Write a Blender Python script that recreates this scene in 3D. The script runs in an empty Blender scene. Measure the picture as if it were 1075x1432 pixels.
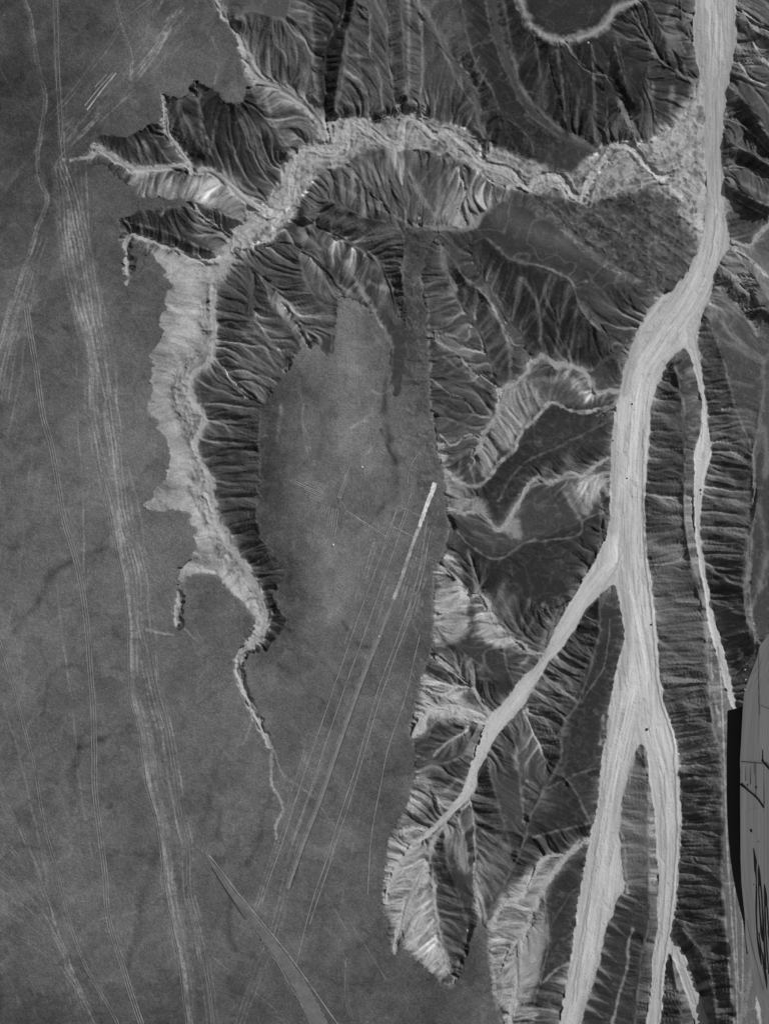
import bpy, bmesh, math, random, time
import numpy as np
from mathutils import Vector
T0 = time.time()
random.seed(7); rng = np.random.default_rng(11)
scene = bpy.context.scene
COL = scene.collection

# ------------------------------------------------------------------ camera, sky, sun, exposure
H = 1400.0                       # flying height over the plateau, metres
VFOV = math.radians(50)
PX = 2*H*math.tan(VFOV/2)/1432   # metres on the plateau per survey unit
CX, CY = 537.5, 716.0
cam = bpy.data.cameras.new('camera'); cam.sensor_fit = 'VERTICAL'; cam.angle = VFOV
cam.clip_start = 0.05; cam.clip_end = 60000
camo = bpy.data.objects.new('camera', cam); COL.objects.link(camo)
camo.location = (0, 0, H); scene.camera = camo
SUN_AZ, SUN_EL = math.radians(48), math.radians(38)      # clockwise from +Y
world = bpy.data.worlds.new('World'); scene.world = world; world.use_nodes = True
wn = world.node_tree; bg = wn.nodes['Background']
sky = wn.nodes.new('ShaderNodeTexSky'); sky.sky_type = 'NISHITA'; sky.sun_disc = False
sky.sun_elevation = SUN_EL; sky.sun_rotation = SUN_AZ
bw = wn.nodes.new('ShaderNodeRGBToBW')
wn.links.new(sky.outputs[0], bw.inputs[0]); wn.links.new(bw.outputs[0], bg.inputs[0])
bg.inputs[1].default_value = 0.09
sun = bpy.data.lights.new('sun', 'SUN'); sun.energy = 3.75; sun.angle = math.radians(0.6)
sun.color = (1, 1, 1)
suno = bpy.data.objects.new('sun', sun); COL.objects.link(suno)
sd = Vector((math.sin(SUN_AZ)*math.cos(SUN_EL), math.cos(SUN_AZ)*math.cos(SUN_EL), math.sin(SUN_EL)))
suno.rotation_euler = sd.to_track_quat('Z', 'Y').to_euler(); suno.location = (0, 0, H+200)
scene.view_settings.view_transform = 'Standard'; scene.view_settings.look = 'None'
scene.view_settings.exposure = 0.0; scene.view_settings.gamma = 1.0
scene.view_settings.use_curve_mapping = False
ALB = 0.92                       # albedo of a surface that reads as display value v is lin(v)*ALB

# ------------------------------------------------------------------ survey grid
G = 1.15; MARG = 30
x0, y0 = -MARG, -MARG
NX = int((1075+2*MARG)/G)+1; NY = int((1432+2*MARG)/G)+1
XS = (x0+np.arange(NX)*G).astype(np.float32); YS = (y0+np.arange(NY)*G).astype(np.float32)
XX, YY = np.meshgrid(XS, YS)

def vnoise(cell, seed, cell_y=None, ox=0., oy=0.):
    cy = cell_y or cell
    r = np.random.default_rng(seed)
    gx = (XS-x0+ox)/cell; gy = (YS-y0+oy)/cy
    n = r.random((int(gy[-1])+3, int(gx[-1])+3)).astype(np.float32)*2-1
    ix = gx.astype(int); iy = gy.astype(int); fx = gx-ix; fy = gy-iy
    fx = fx*fx*(3-2*fx); fy = fy*fy*(3-2*fy)
    rows = n[:, ix]*(1-fx)+n[:, ix+1]*fx
    return (rows[iy]*(1-fy)[:, None]+rows[iy+1]*fy[:, None]).astype(np.float32)
def fbm(cell, seed, octs=4, gain=.5):
    o = 0; a = 1; s = 0
    for k in range(octs):
        o = o+a*vnoise(cell/2**k, seed+k*17); s += a; a *= gain
    return o/s
def ridged(cell, seed, octs=3):
    o = 0; a = 1; s = 0
    for k in range(octs):
        o = o+a*(1-np.abs(vnoise(cell/2**k, seed+k*13))*2.2); s += a; a *= .5
    return o/s
def blur(a, n, times=2):
    for _ in range(times):
        for ax in (0, 1):
            p = np.pad(a, [(n+1, n) if k == ax else (0, 0) for k in (0, 1)], mode='edge')
            c = np.cumsum(p, axis=ax, dtype=np.float64)
            L = a.shape[ax]
            if ax == 0: a = ((c[2*n+1:2*n+1+L]-c[:L])/(2*n+1)).astype(np.float32)
            else: a = ((c[:, 2*n+1:2*n+1+L]-c[:, :L])/(2*n+1)).astype(np.float32)
    return a
WX = 3.2*fbm(26, 3, 3)+1.4*vnoise(5, 9); WY = 3.2*fbm(26, 5, 3)+1.4*vnoise(5, 19)
WXs = 1.6*fbm(18, 33, 2)+.5*vnoise(6, 36); WYs = 1.6*fbm(18, 35, 2)+.5*vnoise(6, 37)
def remap(a, k=1.0):
    ix = np.clip(((XX+WX*k-x0)/G), 0, NX-1.01); iy = np.clip(((YY+WY*k-y0)/G), 0, NY-1.01)
    jx = ix.astype(np.int32); jy = iy.astype(np.int32); fx = ix-jx; fy = iy-jy
    return ((a[jy, jx]*(1-fx)+a[jy, jx+1]*fx)*(1-fy)+(a[jy+1, jx]*(1-fx)+a[jy+1, jx+1]*fx)*fy).astype(np.float32)
def poly(pts, soft=1, warp=1.0):
    m = np.zeros((NY, NX), np.float32)
    P = [((x-x0)/G, (y-y0)/G) for x, y in pts]; n = len(P)
    ya = max(0, int(min(p[1] for p in P))); yb = min(NY-1, int(max(p[1] for p in P))+1)
    for j in range(ya, yb+1):
        xs = []
        for i in range(n):
            (xa, yy0), (xb, yy1) = P[i], P[(i+1) % n]
            if (yy0 <= j) != (yy1 <= j): xs.append(xa+(j-yy0)/(yy1-yy0)*(xb-xa))
        xs.sort()
        for a, b in zip(xs[::2], xs[1::2]):
            ia = max(0, int(math.ceil(a))); ib = min(NX-1, int(b))
            if ib >= ia: m[j, ia:ib+1] = 1
    if soft: m = blur(m, soft, 2)
    if warp: m = remap(m, warp)
    return m
def spline(pts, step=5.0):
    P = [np.array(p, float) for p in pts]
    if len(P) < 3: return P
    out = []
    for i in range(len(P)-1):
        a = P[max(i-1, 0)]; b = P[i]; c = P[i+1]; d = P[min(i+2, len(P)-1)]
        n = max(1, int(np.hypot(*(c-b)[:2])/step))
        for k in range(n):
            t = k/n
            out.append(.5*((2*b)+(c-a)*t+(2*a-5*b+4*c-d)*t*t+(3*b-a-3*c+d)*t**3))
    out.append(P[-1]); return out
def line(pts, width, field=None, warp=True, tang=None):
    """signed reach of a polyline: 1 on the centre, 0 at `width` from it; pts (x, y[, width scale[, z]])"""
    d = np.zeros((NY, NX), np.float32) if field is None else field
    S = spline([tuple(p)+(1.,)*(3-len(p)) if len(p) < 3 else tuple(p) for p in pts])
    for a, b in zip(S[:-1], S[1:]):
        w = width*max(a[2], b[2])
        ia = int((min(a[0], b[0])-w-8-x0)/G); ib = int((max(a[0], b[0])+w+8-x0)/G)+2
        ja = int((min(a[1], b[1])-w-8-y0)/G); jb = int((max(a[1], b[1])+w+8-y0)/G)+2
        ia, ja = max(ia, 0), max(ja, 0); ib, jb = min(ib, NX), min(jb, NY)
        if ia >= ib or ja >= jb: continue
        X = XX[ja:jb, ia:ib]; Y = YY[ja:jb, ia:ib]
        if warp: X = X+WXs[ja:jb, ia:ib]; Y = Y+WYs[ja:jb, ia:ib]
        vx, vy = b[0]-a[0], b[1]-a[1]; L = vx*vx+vy*vy+1e-6
        t = np.clip(((X-a[0])*vx+(Y-a[1])*vy)/L, 0, 1)
        r = np.hypot(X-a[0]-t*vx, Y-a[1]-t*vy)
        v = 1-r/(width*(a[2]*(1-t)+b[2]*t)+1e-6)
        D = d[ja:jb, ia:ib]; up = v > D
        if tang is not None:
            q = math.sqrt(L); tang[0][ja:jb, ia:ib][up] = vx/q; tang[1][ja:jb, ia:ib][up] = vy/q
        np.maximum(D, v, out=D)
    return d
def sstep(a, lo, hi):
    t = np.clip((a-lo)/(hi-lo), 0, 1); return t*t*(3-2*t)

# ------------------------------------------------------------------ traced survey of the land (survey units)
PLATEAU_W = [(-40,-40),(285,-40),(293,0),(297,4),(311,25),(329,53),(343,88),(348,117),(339,145),(315,141),(297,124),(272,110),
 (262,130),(251,141),(238,137),(226,131),(226,166),(205,177),(192,186),(177,193),(160,190),(148,187),(131,198),(124,212),(105,220),(85,222),(85,226),
 (120,225),(135,228),(152,233),(166,251),(184,262),(191,272),(225,278),(262,281),(262,289),(225,291),(196,294),(180,303),(166,308),(172,318),(164,332),(172,345),
 (171,370),(176,396),(182,402),(188,385),(194,360),(182,345),(180,334),(190,334),(198,357),(210,352),(226,378),(244,390),(240,408),
 (232,425),(224,445),(226,467),(219,482),(212,491),(217,505),(218,516),(212,530),(210,541),(212,569),(221,597),(229,608),(235,625),
 (237,650),(230,668),(222,685),(213,698),(203,707),(203,718),(215,719),(226,718),(245,713),(258,711),(266,722),(272,732),(274,753),
 (272,770),(268,783),(258,787),(247,799),(247,841),(243,860),(243,884),(250,884),(256,850),(262,812),(275,799),(290,801),(303,804),(318,826),
 (330,836),(340,842),(354,863),(357,873),(352,885),(343,898),(330,914),(325,930),(328,945),(334,962),(345,985),(354,1000),(370,1040),(380,1052),
 (384,1052),(368,1010),(352,975),(342,948),(340,930),(348,912),(371,912),(399,876),(403,862),(386,850),(385,830),(389,824),(403,800),(396,785),
 (385,781),(372,762),(361,735),(362,703),(364,668),(361,633),(364,576),(382,548),(396,527),(408,510),(421,484),(432,490),(440,495),(436,480),(443,478),
 (455,500),(463,498),(469,478),(467,456),(472,430),(470,417),(480,415),(491,419),(505,424),(527,445),(540,465),(548,481),(547,510),(546,535),
 (552,560),(562,540),(568,480),(566,430),(562,400),(561,365),(568,345),(566,325),(577,316),(596,314),(615,322),(600,345),(588,380),(590,410),
 (597,445),(599,484),(600,520),(603,562),(608,600),(612,625),(622,668),(626,703),(624,711),(629,746),(619,778),(603,802),(606,848),(604,912),
 (590,944),(580,983),(576,1004),(573,1029),(581,1053),(581,1080),(566,1133),(544,1162),(541,1200),(532,1246),(537,1275),(548,1335),
 (556,1330),(562,1300),(569,1335),(580,1345),(594,1356),(612,1370),(629,1382),(643,1363),(655,1320),(660,1300),(675,1289),(684,1306),(684,1342),(689,1381),(703,1432),(708,1475),(-40,1475)]
RIVER = [(972,-40),(972,0),(967,35),(971,71),(974,90),(982,120),(984,160),(982,200),(986,240),(988,280),
 (984,310),(981,330),(975,354),(957,384),(938,408),(921,416),(908,430),(900,446),(888,467),(881,491),(873,509),(869,527),(868,544),(862,562),
 (857,597),(855,633),(853,668),(853,703),(852,730),(848,745),(838,771),(827,792),(817,806),(804,830),(790,852),(777,878),(766,903),(750,930),(730,947),
 (712,972),(695,990),(681,1004),(672,1030),(664,1052),(655,1080),(648,1104),(630,1128),(611,1148),(583,1172),(585,1180),(600,1170),(625,1148),(650,1125),(663,1108),(672,1080),(682,1054),
 (692,1035),(716,1004),(734,983),(752,954),(764,930),(787,905),(808,870),(833,841),(858,813),(862,828),(865,841),(871,877),(873,898),(866,919),(858,954),
 (851,993),(847,1029),(842,1052),(838,1087),(835,1123),(829,1151),(824,1176),(817,1211),(811,1246),(805,1282),(801,1317),(796,1352),(789,1388),(782,1432),(778,1475),
 (805,1475),(813,1432),(819,1405),(831,1370),(840,1335),(847,1296),(858,1278),(861,1257),(872,1245),(872,1229),(868,1193),(866,1158),(870,1116),(879,1087),(888,1052),(896,1036),
 (904,1052),(909,1105),(916,1147),(917,1193),(921,1229),(918,1264),(919,1299),(912,1335),(911,1370),(907,1405),(902,1432),(898,1475),(922,1475),(924,1432),(925,1405),(928,1370),
 (934,1325),(950,1365),(964,1405),(972,1432),(980,1475),(1000,1475),(992,1432),(981,1405),(971,1370),(957,1335),(940,1310),(944,1264),(948,1229),(950,1193),(951,1158),(951,1123),(949,1087),(946,1053),
 (939,1018),(928,983),(923,947),(921,912),(918,877),(913,841),(909,806),(903,771),(900,735),(898,703),(904,668),(907,633),(909,597),(911,562),(916,544),(925,527),
 (935,509),(950,489),(957,482),(966,500),(974,530),(980,562),(981,597),(972,622),(969,643),(970,668),(969,703),(971,753),(976,788),(983,824),(987,852),(992,884),(1000,912),(1009,947),(1020,985),(1031,1003),
 (1026,969),(1018,940),(1009,900),(1001,876),(995,850),(990,824),(984,788),(979,753),(980,703),(986,668),(993,640),(994,615),(990,590),(987,562),(979,500),(975,480),(974,467),(983,438),(994,410),
 (1000,385),(1008,365),(1016,352),(1024,345),(1018,325),(1014,290),(1011,247),(1010,212),(1010,170),(1014,141),(1021,106),(1027,71),(1030,35),(1027,0),(1027,-40)]
FAN = [(968,110),(958,150),(940,180),(905,198),(860,196),(835,203),(815,222),(800,240),(770,238),(745,222),(715,210),(680,198),(650,182),(622,172),(600,166),(570,155),(545,162),(520,168),(505,162),(470,165),
 (450,172),(455,190),(440,203),(420,205),(408,225),(400,250),(400,262),(383,270),(365,288),(345,292),(330,310),(325,338),(305,352),(285,360),(290,378),(300,385),(298,420),(290,445),(300,470),(292,490),(270,510),(262,540),(272,565),(282,590),(272,620),(278,650),
 (292,690),(302,735),(322,775),(348,818),(365,845),(378,862),(368,885),(350,897),(340,895),(354,868),(340,838),(310,795),(295,765),(283,735),(262,690),(270,640),(252,600),(235,560),(245,520),(262,500),(285,480),(275,450),(280,420),(290,395),(300,380),
 (318,366),(345,352),(380,340),(400,318),(420,285),(432,258),(450,240),(478,232),(500,215),(530,205),(560,205),(590,210),(615,222),(645,228),(668,240),(690,262),(735,268),(780,276),(820,290),(870,300),(925,330),(962,365),(978,330),(972,280),(990,240),(990,110)]
TERRACE = [(735,266),(790,276),(850,276),(905,262),(940,262),(972,300),(980,330),(957,380),(925,410),(905,428),(900,400),(880,385),(850,382),(800,340),(765,310)]
MESA_D1 = [(700,281),(740,290),(790,320),(830,360),(880,388),(895,400),(850,402),(820,390),(790,385),(766,374),(735,367),(712,360),(690,338),(668,322),(676,298)]
MESA_OVAL = [(702,811),(716,809),(728,795),(738,787),(752,787),(762,795),(776,810),(790,815),(799,831),(794,841),(782,848),(769,849),(752,843),(741,838),(722,832),(713,828)]
W_PALE = [(226,378),(244,390),(240,408),(232,425),(224,445),(226,467),(219,482),(211,491),(217,516),(210,541),(212,569),(221,597),(235,625),(237,650),(224,680),(203,707),(205,718),
 (240,716),(258,711),(272,732),(274,753),(270,783),(247,799),(245,880),(262,810),(300,800),(320,826),(354,863),(350,890),(375,866),(362,838),(330,785),(300,732),(293,690),(278,650),(268,600),(280,575),(262,545),(268,520),(298,490),(298,465),(290,440),(298,410),(305,380),(288,372),(265,370),(245,360),(220,355)]

# crest lines: (points (x, y), z in survey units)
CRESTS = [
 ([(868,566),(825,575),(800,575),(784,566),(771,562),(757,575),(746,589),(733,598),(724,613),(720,629),(698,648),(682,669),(674,678),(657,681),(644,675),(632,667),(622,655)], -26,-3),
 ([(624,715),(636,740),(660,765),(684,780),(706,779),(736,759),(806,750),(814,729),(846,715)], -4,-30),
 ([(682,333),(715,363),(750,370),(777,381),(798,393),(807,419),(819,443),(840,462)], -8,-20),
 ([(643,381),(655,395),(670,407),(688,428),(715,482),(713,512)], -6,-22),
 ([(727,390),(748,416),(757,449),(755,476)], -14,-26),
 ([(571,315),(622,318),(665,318),(672,300),(700,281)], -1,-12),
 ([(836,841),(838,880),(826,930),(808,982),(789,1009),(785,1046),(782,1068),(757,1111),(739,1147),(730,1184),(702,1243),(690,1280)], -18,-4),
 ([(720,1040),(726,1086),(733,1154)], -18,-12),
 ([(683,1071),(696,1120),(714,1187),(717,1200),(693,1261),(680,1289)], -20,-3),
 ([(619,1163),(628,1212),(648,1273),(657,1304),(647,1347),(631,1379)], -18,-1),
 ([(640,1141),(650,1181),(653,1221)], -22,-12),
 ([(760,1255),(766,1316),(757,1365),(742,1421),(735,1470)], -20,-10),
 ([(683,1290),(684,1306),(687,1362),(702,1430)], -2,-1),
 ([(705,905),(708,931),(719,959)], -14,-24),
 ([(660,922),(680,936),(687,953)], -10,-18),
 ([(655,878),(672,868),(700,895),(728,915)], -10,-28),
 ([(600,855),(607,900),(650,893)], -1,-8),
 ([(690,950),(676,915),(700,903)], -14,-14),
 ([(577,1030),(585,1060),(640,1062),(672,1012)], -1,-20),
 ([(427,-30),(427,0),(437,50),(437,94),(444,147)], -2,-22),
 ([(505,-30),(497,0),(486,40),(476,100),(467,161)], -4,-24),
 ([(558,-30),(562,40),(566,110),(574,150)], -8,-26),
 ([(350,-30),(400,-20),(402,22),(380,22),(350,14),(325,30)], 0,0),
 ([(348,117),(365,150),(392,200),(405,225)], -2,-24),
 ([(725,0),(744,35),(767,54),(798,54),(842,38),(858,16),(890,0),(890,-30)], -10,-12),
 ([(744,38),(755,100),(760,149)], -12,-28),([(782,70),(786,120),(789,168)], -12,-28),([(827,63),(829,120),(830,190)], -12,-30),
 ([(868,142),(880,170),(888,198)], -20,-34),([(858,60),(870,100),(882,140)], -14,-22),([(903,105),(912,150),(918,185)], -18,-34),
 ([(905,0),(925,40),(952,85),(963,101)], -14,-32),([(640,-30),(650,30),(665,90),(690,130),(700,180)], -8,-28),
 ([(252,141),(258,165),(285,215)], -1,-14),([(272,111),(282,160),(296,218)], -1,-18),([(262,281),(300,292),(335,310)], -1,-18),([(166,308),(215,318),(270,340),(300,355)], -1,-18),([(205,177),(222,205),(240,228)], -1,-12),
 ([(421,484),(405,455),(385,430),(370,400),(362,385)], -1,-18),([(467,440),(440,415),(425,385),(420,345),(425,330)], -1,-16),
 ([(545,480),(520,430),(500,395),(475,360),(450,340),(425,300)], 0,-20),([(566,325),(540,312),(500,300),(455,275)], -1,-18),([(566,325),(570,290),(585,260),(600,240)], -1,-24),
 ([(600,320),(630,290),(650,265)], -4,-26),
 ([(382,548),(350,520),(320,500)], -1,-20),
 ([(938,500),(950,540),(958,600),(957,660),(958,720),(965,780)], -30,-24),
 ([(965,780),(985,850),(990,930),(995,1007),(1008,1060),(1010,1130),(1008,1200),(1010,1250)], -22,-8),
 ([(1010,1250),(1015,1300),(1022,1380),(1030,1475)], -8,-8),
 ([(1000,380),(1040,405),(1075,440)], -34,-20),([(985,449),(1003,480),(1017,530),(1030,575),(1050,629),(1052,680),(1050,760),(1048,830),(1055,900)], -34,-12),
 ([(1012,120),(1040,140),(1075,190),(1105,220)], -32,-10),([(1013,195),(1040,210),(1075,230),(1105,240)], -30,-10),([(1015,260),(1045,275),(1075,290)], -32,-12),([(1030,20),(1050,40),(1075,50),(1105,60)], -36,-10),([(1022,345),(1050,385),(1075,420)], -38,-20),
 ([(905,1060),(907,1120),(905,1180),(908,1240),(905,1300)], -34,-32),([(905,1300),(895,1350),(888,1432),(884,1475)], -32,-34),
 ([(865,1158),(870,1193),(877,1250)], -40.5,-40),([(879,1314),(875,1356),(865,1391),(856,1432)], -37,-37),
 ([(940,1340),(950,1400),(955,1475)], -33,-30),([(955,1300),(985,1340),(1000,1400),(1005,1475)], -28,-20),
 ([(833,1169),(800,1100),(775,1080)], -28,-10),([(762,1105),(800,1085),(832,1075)], -14,-26),([(820,1200),(805,1300),(795,1350)], -30,-30),
 ([(833,1150),(790,1160),(745,1170)], -26,-12),
 ([(852,690),(842,700),(838,720),(842,745)], -26,-30),([(696,700),(730,650),(790,620),(850,590)], -14,-26),
 ([(640,1000),(610,1005),(600,1030)], -6,-6),([(700,560),(650,520),(620,500)], -18,-8),([(600,580),(640,590),(670,600)], -8,-18),
 ([(608,640),(640,640),(655,630)], -5,-12),([(626,700),(650,700),(668,695)], -3,-14),([(610,470),(630,470),(655,475)], -5,-12),
 ([(617,345),(630,360),(643,381)], -10,-8),
]
# valley lines: (points (x, y, width scale), base width, z0, z1, tone or None)
VALLEYS = [
 # NW wash thalweg, mouth to head
 ([(935,247),(921,247),(900,226),(884,208),(868,203),(854,208),(846,224),(840,233),(826,248),(819,265),(812,276),(801,272),(790,254),(776,244),(755,247),(741,262),(730,258),(716,240),(696,233),(675,226),(657,208),(640,193),(622,182),(611,191),(597,177),(583,164),(573,164),(564,173),(562,198),(557,208),(541,201),(520,184),(502,173),(488,171),(484,194),(475,212),(456,212),(431,207),(421,219),(410,240),(407,265),(392,283),(375,300)], 4.2, -40,-36, 165),
 ([(410,230),(404,262),(390,285),(375,300),(352,318),(338,334),(320,355),(304,375)], 13, -37,-33, 152),
 ([(304,375),(300,400),(298,442),(300,470),(296,500),(272,523),(265,541),(272,562),(284,580),(281,604),(272,622),(279,643),(291,668),(297,693),(299,720)], 4, -33,-22, 140),
 ([(290,668),(296,707),(304,735),(320,765),(335,788),(350,812),(362,838),(370,860),(366,880),(350,898),(334,916),(331,938),(340,960),(358,998),(375,1039),(380,1060)], 9, -22,-1, 150),
 ([(380,1052),(380,1098),(389,1112),(398,1133),(388,1150),(389,1172)], 3, -.9,-.3, 122),([(384,1052),(396,1084),(421,1101),(435,1112)], 1.8, -.6,-.3, 104),
 # fingers on the west
 ([(375,300),(361,290),(339,276),(318,256),(297,240),(269,240),(247,232),(219,235),(191,237),(170,228),(150,212),(131,205)], 5, -34,-2, 138),
 ([(269,240),(262,223),(244,201),(233,184),(230,159),(226,140),(223,134)], 4, -24,-2, 130),
 ([(131,215),(120,221),(105,223),(88,224)], 3, -2,-.5, 125),
 ([(320,360),(304,366),(283,364),(247,350),(212,336),(195,331),(184,329),(175,345),(177,370),(176,396)], 3.5, -33,-1, 122),
 ([(318,330),(300,315),(280,300),(272,288)], 3, -33,-6, 110),
 ([(300,7),(320,40),(337,70),(352,98),(365,112),(387,121),(410,134),(434,154),(447,168),(456,190)], 9, -3,-34, 118),
 ([(262,785),(247,799),(247,841),(244,877),(240,886)], 3.6, -12,-1, 130),([(300,799),(283,795),(262,786)], 4, -16,-10,140),
 # north side
 ([(560,165),(546,100),(541,33),(540,-30)], 2, -34,-12, None),([(588,160),(588,151),(589,40),(590,-30)], 2, -34,-12, None),
 ([(533,165),(531,107),(518,67),(516,-20)], 2, -32,-12, None),([(455,170),(452,110),(460,50),(478,20),(490,-30)], 3, -34,-12, None),
 ([(679,215),(679,198),(668,170),(666,134),(654,110),(629,81),(611,53),(597,28),(578,0),(570,-30)], 5, -36,-12, 78),
 ([(826,209),(801,198),(773,182),(744,156),(730,131),(713,99),(700,60),(690,20),(684,-30)], 9, -36,-12, 66),
 ([(889,200),(879,159),(868,134),(847,106),(826,101),(808,85),(790,60)], 2.2, -36,-13, 92),
 ([(967,113),(942,99),(921,85),(907,60),(893,32),(886,15)], 3, -38,-16, 82),
 ([(972,60),(955,30),(945,-30)], 3, -38,-20, None),([(745,215),(740,190),(720,175),(700,160)], 3, -36,-22, None),
 ([(800,200),(775,120),(770,80)], 2, -33,-16, None),([(850,200),(845,120),(850,80)], 2, -35,-18, None),
 # south bank gullies
 ([(328,350),(345,365),(355,395),(350,430),(365,470),(395,500),(400,515)], 4, -33,-4, 62),([(345,365),(380,400),(410,440),(433,478)], 2.5, -30,-5, None),
 ([(360,345),(395,340),(430,355),(455,375),(480,405)], 3, -32,-3, 66),([(300,500),(315,520),(335,545),(358,560)], 2.5, -32,-3, None),
 ([(425,310),(470,330),(520,360),(545,400),(556,440)], 3, -32,-4, None),([(480,235),(520,270),(550,300),(562,312)], 2.5, -36,-4, None),
 ([(645,235),(650,265),(640,300),(650,314)], 3, -38,-10, None),
 ([(590,212),(595,250),(590,290),(588,310)], 3, -38,-4, None),
 # centre right badlands
 ([(868,548),(851,546),(838,550),(831,546),(826,534),(817,520),(805,513),(793,513),(783,509),(777,514),(771,509),(766,502),(759,497),(750,506),(741,502),(737,520),(728,527),(720,537),(706,541),(698,545),(698,567),(690,589),(676,607),(671,624),(660,637)], 3.6, -39,-18, 125),
 ([(698,541),(685,534),(668,523),(654,513),(643,498),(626,488),(610,477),(608,463)], 1.6, -28,-3, 108),
 ([(689,583),(672,582),(661,576),(650,559),(626,548),(604,530)], 1.4, -24,-2, 90),([(675,613),(660,608),(647,612),(638,620),(629,622),(615,608)], 1.4, -21,-3, 100),
 ([(691,521),(676,479),(661,449),(634,407),(620,369),(617,345)], 3, -28,-9, 76),([(739,500),(730,470),(712,449),(691,419),(667,375),(660,345)], 3, -33,-12, 58),
 ([(868,515),(858,497),(849,470),(825,440),(812,425)], 3, -36,-22, 66),([(800,510),(785,470),(775,430)], 2, -35,-22, None),([(830,520),(850,500),(890,470)], 3, -36,-34, 62),
 ([(852,640),(833,651),(814,667),(798,660),(779,672),(765,675),(752,669),(738,680),(728,699),(714,721),(698,741),(682,726),(668,715),(655,718),(625,713)], 3, -39,-3, 122),
 ([(862,562),(850,572),(835,580)], 3, -39,-32, 90),
 ([(845,715),(835,780),(820,800)], 3, -36,-37, 62),([(700,800),(690,830),(683,850)], 3, -14,-22, None),([(800,840),(780,860),(760,905)], 3,-36,-36,None),
 ([(764,915),(741,911),(732,902),(727,898),(720,896),(711,886),(694,872),(683,847),(672,832),(655,836),(635,850),(615,856)], 3.2, -38,-4, 130),
 ([(655,836),(640,815),(628,800),(615,792)], 2, -22,-3, 115),([(672,830),(664,800),(655,775)], 1.6, -24,-10, 90),
 ([(686,1003),(672,981),(655,959),(641,945),(625,932),(610,919)], 3, -35,-5, 112),([(655,962),(641,959),(621,971),(596,961)], 3.5, -28,-3, 120),
 ([(686,1009),(668,1009),(655,1003),(641,992),(616,989),(600,994),(588,1010),(577,1027)], 5, -35,-3, 140),([(655,1008),(646,1025),(624,1039),(606,1058)], 1.6, -30,-8, 100),
 ([(655,1110),(650,1128),(630,1133),(618,1128),(605,1110),(595,1095)], 2, -30,-4, 110),([(600,1165),(588,1160),(575,1160),(560,1165)], 4, -28,-3, 125),
 ([(610,1154),(585,1175),(570,1190),(556,1210),(545,1235),(538,1262)], 3.2, -27,-2, 128),([(622,1150),(606,1175),(599,1200),(588,1230),(567,1270),(556,1305),(549,1335)], 4, -28,-2, 128),
 ([(599,1200),(606,1240),(612,1290),(622,1330),(630,1360)], 3, -24,-6, 120),([(656,1120),(662,1150),(665,1187),(663,1220),(665,1255),(670,1280)], 2, -31,-4, 110),
([(735,990),(752,1040),(770,1070)], 2, -37,-20, None),
 ([(833,1169),(818,1176),(806,1184),(788,1203),(770,1226),(760,1240),(745,1279),(730,1310),(725,1340),(723,1372),(715,1410),(710,1432)], 4, -39,-4, 135),
 ([(792,1200),(782,1197),(770,1197),(757,1203),(745,1227),(726,1255),(705,1262),(690,1290)], 3, -34,-4, 128),([(745,1279),(735,1300),(712,1330),(698,1360)], 2, -30,-5, 115),
 ([(797,1345),(780,1355),(760,1372)], 2, -38,-20, 90),([(815,1240),(798,1250),(770,1295)], 1, -37,-26, 66),
 # right side
 ([(1024,336),(1048,343),(1062,325),(1090,300)], 3, -38,-30, 108),([(1030,350),(1050,365),(1075,385),(1100,400)], 2.2, -36,-28, 105),
 ([(1024,20),(1045,45),(1060,75),(1080,100)], 2.5, -38,-24, 112),([(1030,8),(1055,30),(1080,45)], 2, -38,-24, 105),([(1022,70),(1038,95),(1052,112),(1070,118)], 2, -39,-26, 105),
 ([(1012,165),(1035,175),(1060,195),(1085,225)], 1.4, -39,-26, 85),([(1013,235),(1045,235),(1080,250)], 1.6, -39,-26, 80),([(1016,270),(1040,285),(1070,300)], 1.4, -39,-28, 85),
 ([(1008,372),(1030,390),(1055,420)], 1.8, -38,-30, 95),([(1000,400),(1030,430),(1060,470)], 1.4, -38,-30, 82),
 ([(1110,440),(1075,490),(1066,520),(1068,550),(1060,600),(1053,635),(1055,700),(1045,780),(1042,850),(1060,900)], 3, -30,-10, 72),
 ([(915,790),(940,790),(965,783)], 2, -38,-28, None),
]
def zlin(n, a, b): return [a+(b-a)*i/(n-1) for i in range(n)]

river = poly(RIVER, 3, .4)
river = sstep(river+(.13*vnoise(4, 6001)+.12*vnoise(9, 6002))*np.clip(1.1-np.abs(river-.5)*2, 0, 1)*np.where((XX > 898) & (YY > 520) & (YY < 1440), .35, 1.), .42, .58).astype(np.float32)
plateau = poly(PLATEAU_W, 3, .9)
plateau = sstep(plateau+(.36*vnoise(7, 6003)+.24*vnoise(3.4, 6004))*np.clip(1.15-np.abs(plateau-.5)*2, 0, 1), .40, .60).astype(np.float32)
lf = ((XX < 300) & (YY > 350) & (YY < 890)).astype(np.float32); lf = blur(lf, 6, 2)
ps = blur(plateau, 5, 2); ps = sstep(ps+.55*vnoise(26, 6301, 11)*np.clip(1.2-np.abs(ps-.5)*2, 0, 1)+.28*vnoise(9, 6302, 4)*np.clip(1.2-np.abs(ps-.5)*2, 0, 1), .42, .58)
plateau = (plateau*(1-lf)+ps*lf).astype(np.float32); plateau = (plateau > .5).astype(np.float32)*lf+plateau*(1-lf)
fan = poly(FAN, 2, 1); terrace = poly(TERRACE, 3, 1)
mesa1 = poly(MESA_D1, 1, .8); oval = poly(MESA_OVAL, 1, .5)
wpale = poly(W_PALE, 2, .7); wpale = np.maximum(wpale, np.roll(wpale, -9, 1)*(XX < 300)).astype(np.float32)

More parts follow.
